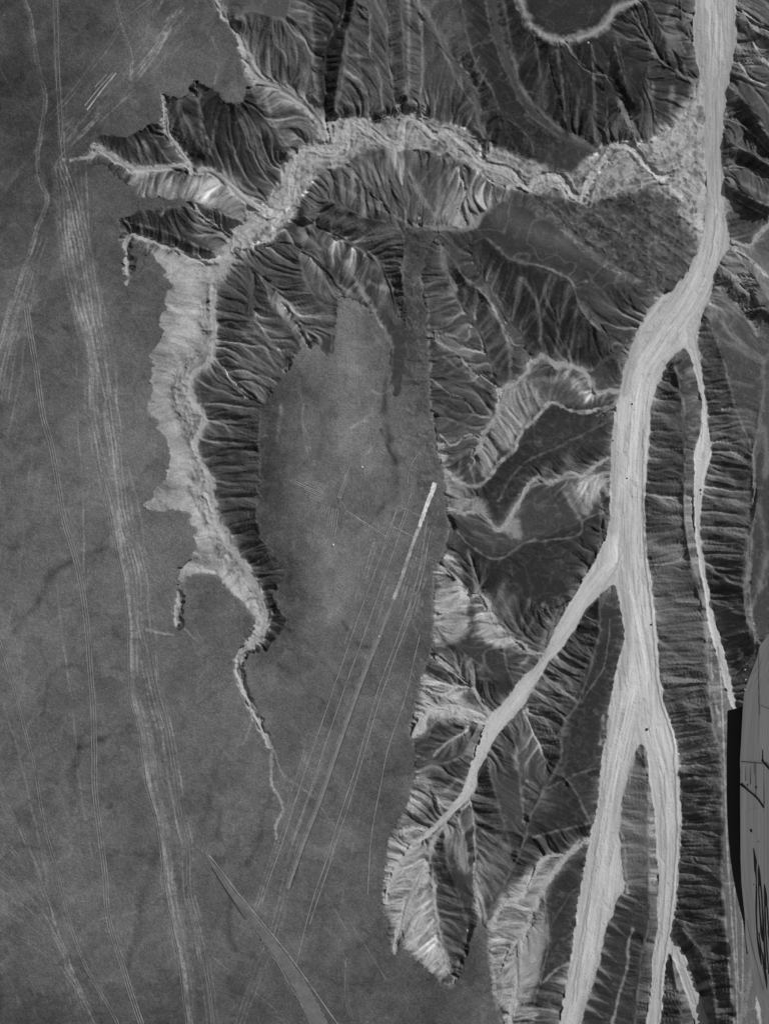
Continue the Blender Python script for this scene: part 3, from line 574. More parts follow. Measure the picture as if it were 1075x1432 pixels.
# tails of fresh silt down the gullies (surveyed): points, half width, tone
TAILS = [([(1062,820),(1072,780),(1085,760)],4,96),([(1045,870),(1052,890),(1056,910)],3,96),([(1055,700),(1068,740),(1070,780)],4,84),([(1066,600),(1072,640),(1068,660)],5,88),([(1048,860),(1058,830),(1070,815)],2.5,92),
 ([(486,40),(481,100),(469,157)],3,108),([(518,20),(519,74),(531,110),(534,154)],1.8,118),([(541,30),(548,67),(546,100),(555,147),(564,164)],2,116),([(498,60),(504,100),(508,147)],1.8,94),([(571,-10),(571,50),(571,100),(568,157)],2,116),
 ([(588,10),(590,60),(591,94),(586,151)],2.2,120),([(583,0),(605,30),(621,75),(645,120),(660,144)],3,112),([(410,60),(424,100),(444,147)],3,110),([(404,20),(405,90)],2,90),([(380,37),(384,100)],2,88),([(434,10),(437,94),(447,154)],4,98),([(368,30),(366,90)],2,84),
 ([(370,134),(390,187),(410,214)],2.5,104),([(343,157),(364,214),(370,240)],2.5,98),([(260,163),(279,212)],3,98),([(276,141),(286,212)],2,86),([(304,170),(293,219)],2,90),([(339,166),(357,212),(373,247)],2.6,104),([(201,198),(212,226)],2,116),([(193,201),(198,226)],1.6,108),([(250,141),(252,165),(262,200)],3,92),
 ([(749,63),(762,152)],2.2,92),([(779,70),(789,164)],1.6,90),([(827,63),(830,104),(833,177)],2.2,96),([(773,73),(760,120)],2,86),([(811,126),(804,177)],2,88),([(830,152),(820,192)],4,88),([(861,47),(880,126),(884,145)],1.6,80),([(912,117),(912,174)],2.4,92),([(912,120),(890,152)],2,84),([(940,32),(958,73)],2.2,92),([(937,13),(925,50)],2,84),([(939,123),(937,158)],3,94),
 ([(868,142),(850,180),(842,202)],2,96),([(868,142),(864,200)],3,90),([(868,142),(878,170),(888,198)],2.2,98),([(678,0),(691,57),(713,111),(735,155),(779,190)],1.8,88),([(703,0),(716,70),(732,127),(779,177),(830,206)],2.4,94),([(703,164),(725,177),(744,202),(746,218)],1.6,104),([(678,133),(700,160),(720,190)],5,76),
 ([(619,348),(634,407)],4,104),([(688,431),(702,460),(715,482)],2.4,130),([(713,483),(713,532)],3,112),([(715,483),(731,486)],1.5,112),([(643,381),(670,406)],2.6,116),([(688,509),(712,482)],2.4,106),([(698,518),(713,495)],2.4,102),([(672,470),(690,450)],3,92),([(680,490),(702,465)],3,96),([(660,430),(680,420)],3,88),([(650,405),(655,425)],2.5,90),
 ([(727,390),(718,428),(718,443)],3,100),([(730,390),(753,431),(755,476)],2.6,96),([(745,434),(730,455)],3,92),([(768,387),(757,416),(752,428)],2.6,96),([(776,390),(759,440)],2.2,92),([(795,401),(783,449),(776,497)],3,98),([(807,428),(798,485),(795,500)],3,98),([(819,443),(810,485)],2.2,92),([(758,480),(764,500)],3,90),([(785,485),(780,502)],4,88),
 ([(609,461),(614,479),(630,489)],4,110),([(625,467),(652,477),(658,470),(655,461)],2.2,116),([(655,495),(662,515)],5,92),([(630,480),(640,500)],4,90),
 ([(378,418),(397,440),(420,468),(439,493)],5,124),([(436,367),(459,398),(475,412)],3.5,112),([(472,395),(492,412)],2.6,110),([(486,367),(503,401),(512,418)],4,110),([(419,323),(447,348)],3,112),([(341,468),(364,485)],2,118),([(347,454),(397,499)],2.6,106),([(336,515),(369,560)],3,110),([(305,543),(353,571)],4,96),([(297,591),(344,592)],1.4,122),([(425,432),(464,446)],4,96),([(445,460),(467,465)],4,98),([(320,480),(350,510)],3,88),
 ([(514,395),(548,406)],2.6,110),([(520,373),(559,367)],4,94),([(505,350),(556,352)],2.5,88),([(510,330),(550,338)],3,84),([(350,445),(395,470)],2,92),([(355,430),(400,455)],2,88),([(335,500),(385,520)],2,92),([(302,625),(350,632)],3,86),([(305,655),(352,650)],2.5,84),([(308,690),(350,684)],2,90),([(295,560),(345,585)],3,88),
 ([(505,219),(548,262),(569,304)],2.6,108),([(456,247),(513,283),(569,311)],2.6,102),([(435,283),(467,307),(548,325)],4,102),([(541,212),(583,269),(612,307)],2.6,102),([(556,222),(570,240),(583,262)],6,124),([(615,247),(612,304)],2.6,104),([(626,226),(633,311)],2.4,98),([(654,262),(665,311)],3.5,124),([(640,270),(648,312)],3.5,118),([(675,275),(685,295)],4,116),([(470,225),(520,260)],2.5,96),([(480,215),(535,255)],2.5,98),
 ([(1002,364),(1040,380),(1075,403)],4,100),([(995,410),(1031,435),(1070,470)],3,98),([(999,438),(1027,474),(1068,505)],3,102),([(921,548),(971,605)],2.6,86),([(914,580),(967,608)],4,90),([(907,668),(964,679)],3,90),([(992,654),(1020,672),(1049,703)],4,96),([(985,700),(1049,707)],3,90),([(988,463),(1066,505)],3,92),([(1049,541),(1020,534)],3,92),([(916,515),(955,560)],2.4,84),([(925,500),(965,540)],2.4,86),([(910,630),(962,650)],3,84),([(990,600),(1040,620)],3,86),([(995,560),(1035,575)],2.4,84),([(1000,740),(1045,750)],3,88),([(1000,780),(1040,775)],3,86),([(1000,815),(1042,810)],3,88),([(1004,850),(1045,853)],3,94),([(1010,890),(1045,880)],3,90),
 ([(904,760),(950,778),(974,785)],4,114),([(907,711),(950,732)],2,100),([(907,803),(950,813),(975,812)],3,100),([(918,841),(985,843)],4,104),([(920,880),(985,885)],3,100),([(925,923),(988,930)],3,122),([(928,955),(971,958)],6,116),([(930,985),(985,995)],3,98),([(942,1011),(988,1025)],4,106),([(950,1068),(1006,1071)],2.5,104),([(950,1095),(1005,1092)],3,94),([(950,1115),(1000,1112)],2.5,92),([(950,1135),(988,1135)],4,124),([(967,1176),(995,1176)],4,104),([(950,1155),(1005,1158)],3,90),([(950,1215),(985,1236)],3,104),([(945,1195),(1005,1200)],2.5,86),([(978,1324),(999,1321)],5,102),([(985,1349),(999,1349)],4,106),([(982,1381),(994,1381)],5,104),([(932,1384),(950,1384)],3,98),([(975,1290),(1005,1288)],4,88),([(930,1355),(948,1358)],3,90),([(975,1410),(1010,1415)],4,84),
 ([(868,1147),(885,1158),(911,1162)],5,128),([(879,1176),(907,1193)],4,112),([(882,1229),(914,1243)],3,108),([(880,1210),(912,1215)],3,104),([(890,1080),(905,1095)],4,104),([(880,1105),(908,1120)],4,108),
 ([(1048,35),(1063,64),(1078,86)],3,134),([(1024,60),(1048,85),(1052,98)],4,122),([(1025,88),(1048,117)],3,112),([(1013,276),(1034,290)],2.4,106),([(1015,198),(1034,212)],2.4,98),([(1034,0),(1050,30)],4,118),([(1015,120),(1025,135)],4,112),([(1016,225),(1060,245)],2.5,88),([(1020,250),(1075,275)],3,86),([(1010,350),(1030,370),(1050,400)],3,108),
 ([(792,911),(806,945)],2.4,104),([(780,925),(800,962)],2.4,100),([(766,953),(806,981)],3,116),([(772,940),(804,970)],2,108),([(755,970),(792,1009)],2.6,124),([(750,989),(783,1042)],2.4,128),([(736,1000),(755,1031)],2.4,106),([(722,1012),(733,1037)],5,104),([(713,1012),(720,1040),(722,1075)],3,120),([(760,962),(798,995)],2,112),([(745,995),(765,1030)],2,104),([(812,893),(832,925)],2.4,96),([(820,875),(836,900)],2.4,96),([(825,862),(838,880)],2.4,98),
 ([(716,836),(700,872)],3,94),([(739,841),(722,886)],2.6,96),([(755,847),(730,897)],3,98),([(766,850),(766,872),(758,903)],3,102),([(783,847),(772,886)],6,98),([(705,815),(690,850)],3,88),([(668,785),(665,815),(670,835)],2.4,98),([(655,770),(662,800),(668,830)],2,96),([(680,790),(672,830)],2,92),
 ([(641,945),(660,922)],1.8,118),([(641,945),(672,935)],1.8,112),([(643,945),(685,950)],1.8,104),([(641,945),(650,918)],1.6,112),([(640,945),(635,911)],2,112),([(640,945),(616,917)],3,118),
 ([(665,1163),(690,1170),(714,1190)],2.2,108),([(665,1175),(702,1221)],2.2,108),([(668,1193),(696,1243)],2.2,104),([(662,1104),(697,1129)],3,100),([(662,1141),(702,1163)],2.4,98),([(601,1215),(637,1255)],3,104),([(601,1249),(643,1267)],3,98),([(606,1190),(625,1225)],2.4,98),([(573,1270),(580,1310),(588,1347)],4,134),([(591,1285),(594,1347)],4,130),([(604,1295),(622,1359)],4,130),([(610,1320),(645,1330)],3,98),([(670,1210),(668,1240),(676,1284)],4,122),([(668,1215),(690,1262)],2.2,104),
 ([(730,1310),(754,1341)],3,118),([(726,1335),(751,1365)],3,116),([(726,1316),(711,1362)],2,124),([(702,1255),(687,1304),(693,1393)],4,126),([(742,1212),(711,1261)],3,126),([(536,1224),(576,1187)],2.6,132),([(540,1240),(570,1200)],2.2,128),([(550,1255),(585,1205)],2.2,126),([(545,1178),(575,1168)],3,124),([(735,1290),(755,1275)],3,110),([(720,1345),(735,1420)],3,116),([(700,1350),(712,1430)],3,120),([(745,1240),(760,1262)],2.4,110),
 ([(620,1140),(628,1190)],4,108),([(640,1145),(650,1180),(653,1218)],2,120),([(575,1095),(568,1130),(555,1160)],4,112),([(590,1090),(605,1100),(598,1130)],2.4,108),([(625,1105),(640,1092),(650,1100)],2.6,118),
 ([(607,800),(625,830),(650,842)],2,124),([(612,860),(612,895)],4,120),([(625,860),(628,895)],3.5,122),([(640,850),(645,885)],3.5,116),([(660,890),(668,872)],4,112),([(690,885),(705,900)],4,118),([(730,905),(738,920),(728,930)],3,118),([(706,870),(712,886)],4,110),
 ([(820,670),(838,702),(844,715)],4,128),([(800,680),(822,722)],3,122),([(790,690),(812,728)],2,116),([(838,668),(850,690)],4,120),([(702,738),(715,754)],3.5,120),([(712,728),(726,748)],3,114),([(765,650),(755,672)],5,88),([(797,640),(785,665)],6,88),
 ([(770,545),(765,560)],3,92),([(735,530),(758,565)],4,124),([(720,545),(750,580)],4,120),([(708,560),(735,592)],2.4,122),([(702,575),(725,605)],3,126),([(696,590),(722,618)],2,122),([(688,605),(716,630)],2.6,126),([(680,620),(706,645)],2,120),([(672,632),(692,656)],2.6,120),([(662,642),(680,668)],2,118),([(656,650),(664,678)],2,114),([(645,640),(640,665)],3,96),
 ([(640,690),(645,712)],3,116),([(652,690),(656,712)],2.4,112),([(664,700),(680,720)],6,110),([(664,745),(690,760)],4,84),([(612,640),(628,690)],3.5,124)]
for i, (pts, w, v) in enumerate(TAILS):
    n = len(pts)
    f = line([(p[0], p[1], (1., .8, .65, .5, .4, .35)[min(k, 5)] if i % 3 else 1.) for k, p in enumerate(pts)], w*2.5)
    m = np.clip(f+(.34*mid+.22*fine+.16*rag)*(f > 0)-.08, 0, 1)**1.35*(1-river)*(1-plateau)
    mixin(m, v, .78)
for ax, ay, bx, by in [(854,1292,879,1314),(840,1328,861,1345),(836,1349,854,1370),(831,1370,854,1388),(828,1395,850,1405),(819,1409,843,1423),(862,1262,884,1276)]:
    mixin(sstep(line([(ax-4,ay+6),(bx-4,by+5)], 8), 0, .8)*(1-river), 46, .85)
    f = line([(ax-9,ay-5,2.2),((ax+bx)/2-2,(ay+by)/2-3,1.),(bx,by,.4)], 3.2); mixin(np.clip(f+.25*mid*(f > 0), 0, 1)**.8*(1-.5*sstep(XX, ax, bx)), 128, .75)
# river: braided silt
RV = np.interp(YY, [0, 200, 350, 600, 900, 1100, 1432], [148, 150, 158, 172, 170, 166, 158]).astype(np.float32)
RV = RV+15+4*big+8*np.clip(mid, -2.2, 1.6)+5.5*np.clip(fine, -2, 2)+4*fbm(60, 90, 3)
RV = RV-13*braid*(.4+.6*sstep(vnoise(60, 6200), -.5, .5))
mixin(river, RV)
# edge bars of the rivers are a little darker and threaded
thr2 = sstep(remap(1-np.abs(fbm(15, 961, 3)+.25*mid)*5, 1.5), .5, 1)
T += thr2*26*np.clip(terrace*(1-river)*(1-fan*.8)+.35*fan*(1-river), 0, 1)
thread = sstep(remap(1-np.abs(mid*.8+fine*.35)*1.6, .3), .55, 1)
T = T-river*(2+12*np.clip(blur(1-river, 9, 2)*2.2, 0, 1))*thread
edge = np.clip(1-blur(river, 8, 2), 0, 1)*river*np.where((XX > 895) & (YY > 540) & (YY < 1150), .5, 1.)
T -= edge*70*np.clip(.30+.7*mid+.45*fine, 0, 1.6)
def barz(pts, v, w):
    f = line(pts, w*1.5); mixin(sstep(f+.22*mid+.2*vnoise(14, 66), .15, .75)*(f > 0)*river, v, .5)
barz([(890,470),(880,500),(872,545)], 138, 9); barz([(858,600),(856,680),(856,740)], 140, 8); barz([(868,800),(873,850),(876,900),(866,960)], 140, 7); barz([(976,20),(978,110),(983,200)], 136, 9)
barz([(990,640),(980,612),(984,590)], 196, 9); barz([(975,660),(977,640),(982,625)], 190, 7)
barz([(925,1000),(930,1060),(936,1150)], 186, 9); barz([(838,1290),(850,1200),(858,1120)], 178, 12)
barz([(907,640),(905,690),(905,740),(908,800),(914,850),(919,910),(921,950)], 190, 2.2)
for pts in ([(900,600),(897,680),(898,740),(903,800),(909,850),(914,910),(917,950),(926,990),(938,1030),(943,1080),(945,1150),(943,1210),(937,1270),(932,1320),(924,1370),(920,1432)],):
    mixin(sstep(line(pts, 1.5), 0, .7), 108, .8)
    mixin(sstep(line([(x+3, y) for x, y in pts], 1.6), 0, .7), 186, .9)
for pts in ([(1006,20),(1004,90),(1001,170),(1000,250)], [(985,60),(988,160)], [(1003,300),(992,360)], [(850,1000),(845,1100),(832,1200),(818,1300),(805,1400)], [(842,1100),(830,1200),(815,1290),(800,1400)], [(928,1080),(930,1180),(928,1260),(920,1330)], [(923,1120),(924,1200)]):
    f = line(pts, 1.7); mixin(sstep(f+.3*vnoise(9, 67, 22), .1, .8)*(f > 0)*river, 128, .6)
for pts in ([(870,700),(872,760),(858,800),(830,840)], [(885,1040),(878,1090)]): mixin(sstep(line(pts, 1.3), 0, .7)*river, 130, .5)
mb = VALLEYS[0][0]
mbw = [(x, y, .62+.5*abs(math.sin(i*1.7))+.15*math.sin(i*4.1)) for i, (x, y) in enumerate(mb)]
f = line(mbw, 4.6); mixin(sstep(f+(.4*rag+.22*mid)*(f > 0), .15, .7), 162, .85)
for o_ in ((6,7,.5),(-8,5,.45),(3,-8,.5),(12,12,.4),(-5,12,.35)):
    f = line([(x+o_[0]+3*math.sin(i*2.3+o_[0]), y+o_[1]+3*math.cos(i*1.9)) for i, (x, y) in enumerate(mb[4:])], 2.2)
    mixin(sstep(f+(.5*rag)*(f > 0), .1, .8)*fan, 150, o_[2]+.2)
    continue
    f = line([(x+o_[0]-3+3*math.sin(i*2.3+o_[0]), y+o_[1]-2+3*math.cos(i*1.9)) for i, (x, y) in enumerate(mb[4:])], 1.5)
    mixin(sstep(f+(.5*rag)*(f > 0), .1, .8)*fan*(1-sstep(line(mbw, 6), 0, .5)), 84, o_[2])
# small tan cones under the north scarp and by the meander
for ax, ay, bx, by, w, v in [(548,205,562,258,9,132),(588,272,575,250,5,100),(640,84,668,60,3,96),(655,105,670,80,4,100),(668,120,680,98,5,92),(826,210,868,142,2,80)]:
    mixin(sstep(line([(ax,ay,1.),(bx,by,.3)], w), 0, .8)*(1-river), v, .8)
for ax, ay, b0, b1, by, v in [(868,142,843,892,202,84),(878,82,872,885,150,60),(903,105,888,912,195,74),(937,10,925,955,85,72),(828,150,815,836,200,78),(760,85,745,768,150,66)]:
    m = poly([(ax,ay),(b1,by),(b0,by)], 2, 1); mixin(m*(1-river)*(1-fan), v, .85); T += m*9*np.clip(mid,-1.5,2)

# plateau
P = np.full((NY, NX), 89., np.float32)
def pz(x, y, rx, ry, v):
    global P
    P = P+v*np.exp(-(((XX-x)/rx)**2+((YY-y)/ry)**2))
pz(20,60,300,330,-26); pz(190,90,70,80,10); pz(140,330,60,120,4); pz(160,600,60,200,4); pz(240,70,90,70,6); pz(0,1460,260,130,-20); pz(560,1432,160,90,-10); pz(400,1400,260,140,-8); pz(560,420,40,150,-17); pz(380,640,26,110,-18); pz(410,800,50,80,-16); pz(500,460,50,60,4)  # darker bottom edge and corner paint a vignette into the ground
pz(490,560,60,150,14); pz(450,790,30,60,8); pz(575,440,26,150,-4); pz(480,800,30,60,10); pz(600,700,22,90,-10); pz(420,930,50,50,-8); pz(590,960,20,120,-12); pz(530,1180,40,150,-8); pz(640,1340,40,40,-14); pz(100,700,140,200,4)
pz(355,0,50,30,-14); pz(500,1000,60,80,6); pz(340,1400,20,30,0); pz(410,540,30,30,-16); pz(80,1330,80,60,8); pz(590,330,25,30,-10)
P += 12*remap(fbm(80, 11, 5), 3)+11*remap(fbm(26, 13, 4), 3)+5*remap(fbm(7, 14, 2), 1.5)+6*sstep(remap(1-np.abs(fbm(48, 17, 3))*5, 2.5), .3, 1)-7*sstep(remap(1-np.abs(fbm(60, 27, 3))*7, 2.5), .4, 1)+5.0*white+4.5*vnoise(2.6, 99)
# faint old drainage, dark
def dk(pts, w, v, k=.5): 
    global P
    f = line([(p[0], p[1], .35+.65*math.sin(math.pi*(i+.6)/(len(pts)+.2))) for i, p in enumerate(pts)], w*1.6)
    P += v*np.clip(f, 0, 1)*(.65+.8*vnoise(14, 4100+int(pts[0][1])))*k*1.35
for pts, w, v in [([(532,600),(548,640),(555,662),(552,690),(532,712),(515,735)],4,-26),([(300,1175),(310,1130),(302,1080),(310,1050)],4,-10),([(540,530),(537,580),(545,620),(555,650)],5,-20),([(480,870),(500,900),(530,903)],4,-14),([(388,870),(430,900),(470,950),(480,990)],4,-8),
   ([(20,884),(50,850),(75,800),(100,785),(150,765)],6,-14),([(110,1045),(140,1035),(170,1020),(185,1012)],5,-16),([(0,760),(30,760),(45,700),(50,650)],4,-9),([(60,1000),(75,940),(120,930),(190,940)],4,-9),([(100,1140),(105,1070),(115,1030)],5,-10),([(180,1350),(195,1300),(200,1250),(225,1180)],7,-11),([(330,1330),(320,1290),(330,1240),(360,1180),(370,1130)],5,-9),
   ([(150,1130),(180,1110),(215,1090)],5,-10),([(40,440),(75,445),(100,470)],3,-10),([(350,935),(380,925),(410,945)],4,-8),([(250,1240),(270,1180),(290,1130),(300,1050)],5,-8),([(440,560),(452,600),(440,660)],3,-9),([(150,560),(140,640),(155,700)],4,-6)]: dk(pts, w, v, 1)
for pts, w, v in [([(296,50),(305,80),(300,118)],2,16),([(420,570),(430,640),(440,650)],2,10),([(455,780),(470,840),(460,870)],18,7),([(395,560),(390,590),(388,615)],3,20),([(425,565),(423,590),(430,610),(432,628)],2,18),([(490,600),(505,590),(515,588)],2.5,20),([(510,645),(520,625)],3,14),([(520,545),(530,552),(545,545)],2,16),([(450,860),(430,900),(420,930)],18,6),
   ([(560,380),(560,330),(580,322)],5,18),([(500,430),(525,470),(540,490)],3,12)]: dk(pts, w, v, 1)
NT = vnoise(4, 300)
def track(pts, off, w, v, n=1, brk=.7, k=1.0):
    """worn wheel tracks: n parallel pale threads `off` apart, painted in the ground's own silt"""
    global P
    for i in range(n):
        o = (i-(n-1)/2)*off
        S = spline([(p[0], p[1]) for p in pts], 8)
        Q = []
        for a in range(len(S)):
            t = S[min(a+1, len(S)-1)]-S[max(a-1, 0)]; t = t/(np.hypot(*t)+1e-6)
            Q.append((S[a][0]-t[1]*o, S[a][1]+t[0]*o))
        f = line([(a_[0]+.5*math.sin(a_[1]*.11+i), a_[1]) for a_ in Q], w*1.1, warp=False); f = sstep(f+.3*NT*(f > 0), .1, .85)
        b = np.clip(1-brk*(.55-.75*vnoise(26, 900+i+int(pts[0][1]), 34)), 0, 1)
        P = P+f*b*v*k*1.6
TC = [(35,-30),(35,0),(44,28),(49,67),(57,106),(64,141),(57,187),(53,230),(60,260),(67,279),(53,318),(42,354),(28,396),(11,442),(0,481),(-10,500)]
TD = [(78,-30),(78,0),(80,71),(83,141),(87,198)]
TE1 = [(85,226),(90,300),(95,350),(110,421),(124,474),(131,527),(131,569),(138,608),(148,658),(159,703),(170,764),(180,813),(187,877),(187,919),(190,976),(201,1018),(209,1080),(212,1098),(226,1147),(233,1193),(237,1243),(247,1292),(258,1345),(265,1405),(269,1432),(272,1475)]
TE2 = [(88,230),(103,269),(113,318),(120,350),(131,421),(141,491),(156,562),(166,633),(177,718),(198,806),(201,870),(209,912),(219,965),(233,1018),(244,1080),(251,1133),(262,1183),(265,1250),(279,1306),(290,1370),(297,1427),(300,1475)]
track(TC, 4, 1.6, 20, 2); track(TC, 0, 5, 10, 1, 1.2)
track(TD, 3.5, 1.3, 16, 3); track([(85,150),(88,226),(95,300)], 4, 1.3, 14, 3)
track(TE1, 0, 22, 5, 1, 1.0); track(TE2, 0, 16, 4, 1, 1.0); track(TE1[:10], 6, 1.4, 12, 5, 1.2); track(TE1, 5, 1.5, 15, 3, 1.0); track([(p[0]+2, p[1]) for p in TE1], 0, 11, 8, 1, 1.3); track(TE2, 5, 1.4, 20, 4, 1.0); track([(p[0]-8, p[1]) for p in TE2[:14]], 5, 1.3, 14, 3, 1.1)
track([(p[0]-3, p[1]) for p in TE1[10:]], 0, 3.4, 24, 1, .8)
track([(106,400),(108,569),(115,668),(117,730),(118,800)], 0, 1.6, 16, 1, .9); track([(80,817),(88,894),(101,983),(106,1039),(112,1100),(130,1200)], 0, 1.8, 13, 1, .8)
track([(37,424),(30,450),(14,500),(5,560)], 5, 2, 16, 4, .9); track([(60,330),(45,370),(30,410),(15,450),(-5,520)], 7, 2, 14, 3, 1.0)
track([(34,477),(30,527),(14,597),(0,682),(-5,700)], 0, 2.2, 12, 1, .9); track([(45,640),(35,720),(28,800),(10,880)], 0, 2, 9, 1, .9)
track([(212,0),(177,28),(141,78),(92,141),(70,165)], 5, 1.5, 16, 2); track([(161,-5),(173,39),(184,81),(184,112)], 3, 1.4, 18, 2)
for q_ in [(225,0,196,52),(262,0,196,95),(250,15,235,30),(238,40,195,105),(255,10,180,105),(160,110,118,170),(175,125,125,175),(190,120,110,195),(140,160,100,200)]:
    track([(q_[0],q_[1]),((q_[0]+q_[2])/2+2,(q_[1]+q_[3])/2),(q_[2],q_[3])], 4, 2.2, 20, 2, 1.5)
track([(0,276),(39,223),(70,185)], 3, 1.3, 10, 2); track([(0,95),(30,150)], 0, 1.4, 9, 1); track([(60,180),(55,230),(60,270)], 8, 4, 11, 2, 1.3)
for i in range(9):    # sheaf of faint trails in the south-west corner
    a = i*17; track([(-10,1075+a*1.6),(30+a*.28,1160+a*1.3),(75+a*.35,1290+a*.9),(115+a*.45,1460+a*.2)], 4, 1.3, 11, 2, 1.1)
track([(-5,960),(20,1030),(40,1110),(60,1200),(75,1290)], 0, 2, 11, 1, .8)
track([(140,1287),(185,1275),(233,1247)], 3, 2, 10, 2, 1); track([(300,690),(300,720)], 0, 1, 5, 1)
track([(240,695),(290,745),(380,780)], 0, 1.3, 7, 1)
for (a, b, c, d, n) in [(430,1052,360,1270,3),(455,1052,398,1210,1),(475,1052,430,1175,1),(520,1052,470,1300,1),(545,820,500,960,2),(525,760,480,900,2),(590,760,560,860,4),(604,790,578,870,2),(584,830,560,880,2),(470,1176,440,1270,1),(450,1130,470,1160,1),(455,1250,490,1310,1),(490,1290,540,1370,1),(300,1340,395,1420,1)]:
    track([(a,b),((a+c)/2,(b+d)/2),(c,d)], 4.5, 1.3, 15, n, .9)
track([(420,1165),(400,1240),(385,1300),(350,1390),(320,1475)], 6, 1.4, 14, 3, .7)
track([(487,1340),(484,1380),(490,1420),(500,1445)], 4, 1.6, 12, 2, .8)
track([(284,820),(262,850),(285,900)], 0, 2, 13, 1); track([(236,836),(250,870),(275,895)], 0, 2.5, 14, 1)
track([(205,880),(225,885),(243,888)], 0, 3, 22, 1)
# many short worn streaks: the swept corner in the north-west, the old bundle, the south-west sheaf
rs = random.Random(5); st = [np.zeros((NY, NX), np.float32) for _ in range(3)]
for i in range(110):
    t = rs.random(); u = rs.gauss(0, 17); x = 262-t*165+u*.75; y = 5+t*195+u*.6; L_ = rs.uniform(8, 34); a_ = math.radians(128+rs.gauss(0, 4))
    line([(x, y, .6), (x+math.cos(a_)*L_*.5, y+math.sin(a_)*L_*.5, 1.), (x+math.cos(a_)*L_, y+math.sin(a_)*L_, .4)], rs.choice((1.2, 1.8, 2.6)), st[i % 3], warp=False)
B_ = spline(TE1, 6)
for i in range(190):
    k_ = int(rs.random()**1.2*(len(B_)-14)); n_ = rs.randint(5, 16); o_ = rs.uniform(-12, 36); d_ = rs.uniform(-.4, .6)
    seg = B_[k_:k_+n_]
    if len(seg) > 2: line([(p[0]+o_+j*d_*.5, p[1], .5+.5*math.sin(math.pi*(j+.5)/len(seg))) for j, p in enumerate(seg)], rs.choice((1.1, 1.5, 2.2)), st[i % 3], warp=False)
for i in range(90):
    x = rs.uniform(-10, 120); y = rs.uniform(1090, 1400); L_ = rs.uniform(20, 80); a_ = math.radians(66+rs.gauss(0, 2)-x*.02)
    line([(x, y, .5), (x+math.cos(a_)*L_, y+math.sin(a_)*L_, .9)], rs.choice((1.1, 1.5)), st[2], warp=False)
for i in range(60):
    t = rs.random(); x = 35-t*40+rs.gauss(0, 6); y = 400+t*130; L_ = rs.uniform(15, 50)
    line([(x+L_*.25, y-L_, .5), (x, y, 1.)], rs.choice((1.2, 2.)), st[i % 2], warp=False)
for i in range(70):
    t = rs.random(); x = 612-t*45+rs.gauss(0, 7); y = 690+t*190; L_ = rs.uniform(8, 30)
    line([(x, y, .5), (x-L_*.3, y+L_, 1.)], 1.3, st[i % 2], warp=False)
for f, v_ in zip(st, (17, 12, 9)): P = P+sstep(f+.3*NT*(f > 0), .05, .8)*v_*(.75+.4*vnoise(9, 4321))
neck = sstep(line([(585,315),(583,380),(580,450),(582,520),(590,600),(600,680),(610,740),(595,830),(585,920),(565,1000)], 22), 0, .8)
P += neck*(11*remap(fbm(9, 1717, 3), 2)-2+22*sstep(vnoise(3.2, 1718), .62, .95))
westrim = sstep(line([(372,560),(368,640),(366,720),(395,790),(405,860),(380,910)], 26), 0, .9)
P += westrim*(8*remap(fbm(8, 1719, 3), 2)-8+20*sstep(vnoise(3.4, 1720), .68, .95))
track([(380,1045),(380,1075),(380,1098),(389,1112),(396,1130),(392,1142),(385,1155),(387,1172)], 0, 3.4, 26, 1, .4); track([(384,1050),(396,1084),(410,1094),(421,1101),(437,1114)], 0, 2, 16, 1, .4)
track([(350,985),(352,1010),(340,1040)], 0, 3, 12, 1, .6)
# scattered pale scuffs
sc = sstep(vnoise(4, 777), .86, .99)*sstep(fbm(50, 778, 2), 0, .6)
P += sc*22
pk = np.clip((mid > 0)*0, 0, 1)
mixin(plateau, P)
# pale crumbling rims
T += rim*18*sstep(vnoise(7, 555), .1, .8)
for pts, w, v in [([(587,390),(597,422),(600,458),(600,509),(602,560),(607,600),(618,640),(624,690)],2.6,104),([(626,700),(627,740),(612,790),(604,830),(605,900),(590,945),(578,1000)],2.6,100),([(527,445),(540,465),(548,481),(548,510),(546,530)],3.2,116),([(500,395),(515,420),(530,446),(545,475)],5,104),([(382,395),(400,425),(420,450),(432,470),(438,490)],7,112),([(421,484),(408,503),(396,520)],3,96),
   ([(566,350),(562,380),(566,395)],3,100),([(226,131),(238,137)],2,120),([(460,415),(463,440),(465,470),(463,495)],3,92),([(440,360),(455,385),(470,405)],3,100),([(225,300),(238,292)],4,130),([(570,315),(590,316),(610,320),(622,318)],4,98),([(683,1295),(685,1340),(690,1385),(700,1430)],4,116),([(640,1340),(638,1362),(630,1380),(615,1372)],4,110),([(843,1000),(838,1040)],3,120)]:
    pale(pts, w, v, .8, brk=.8)
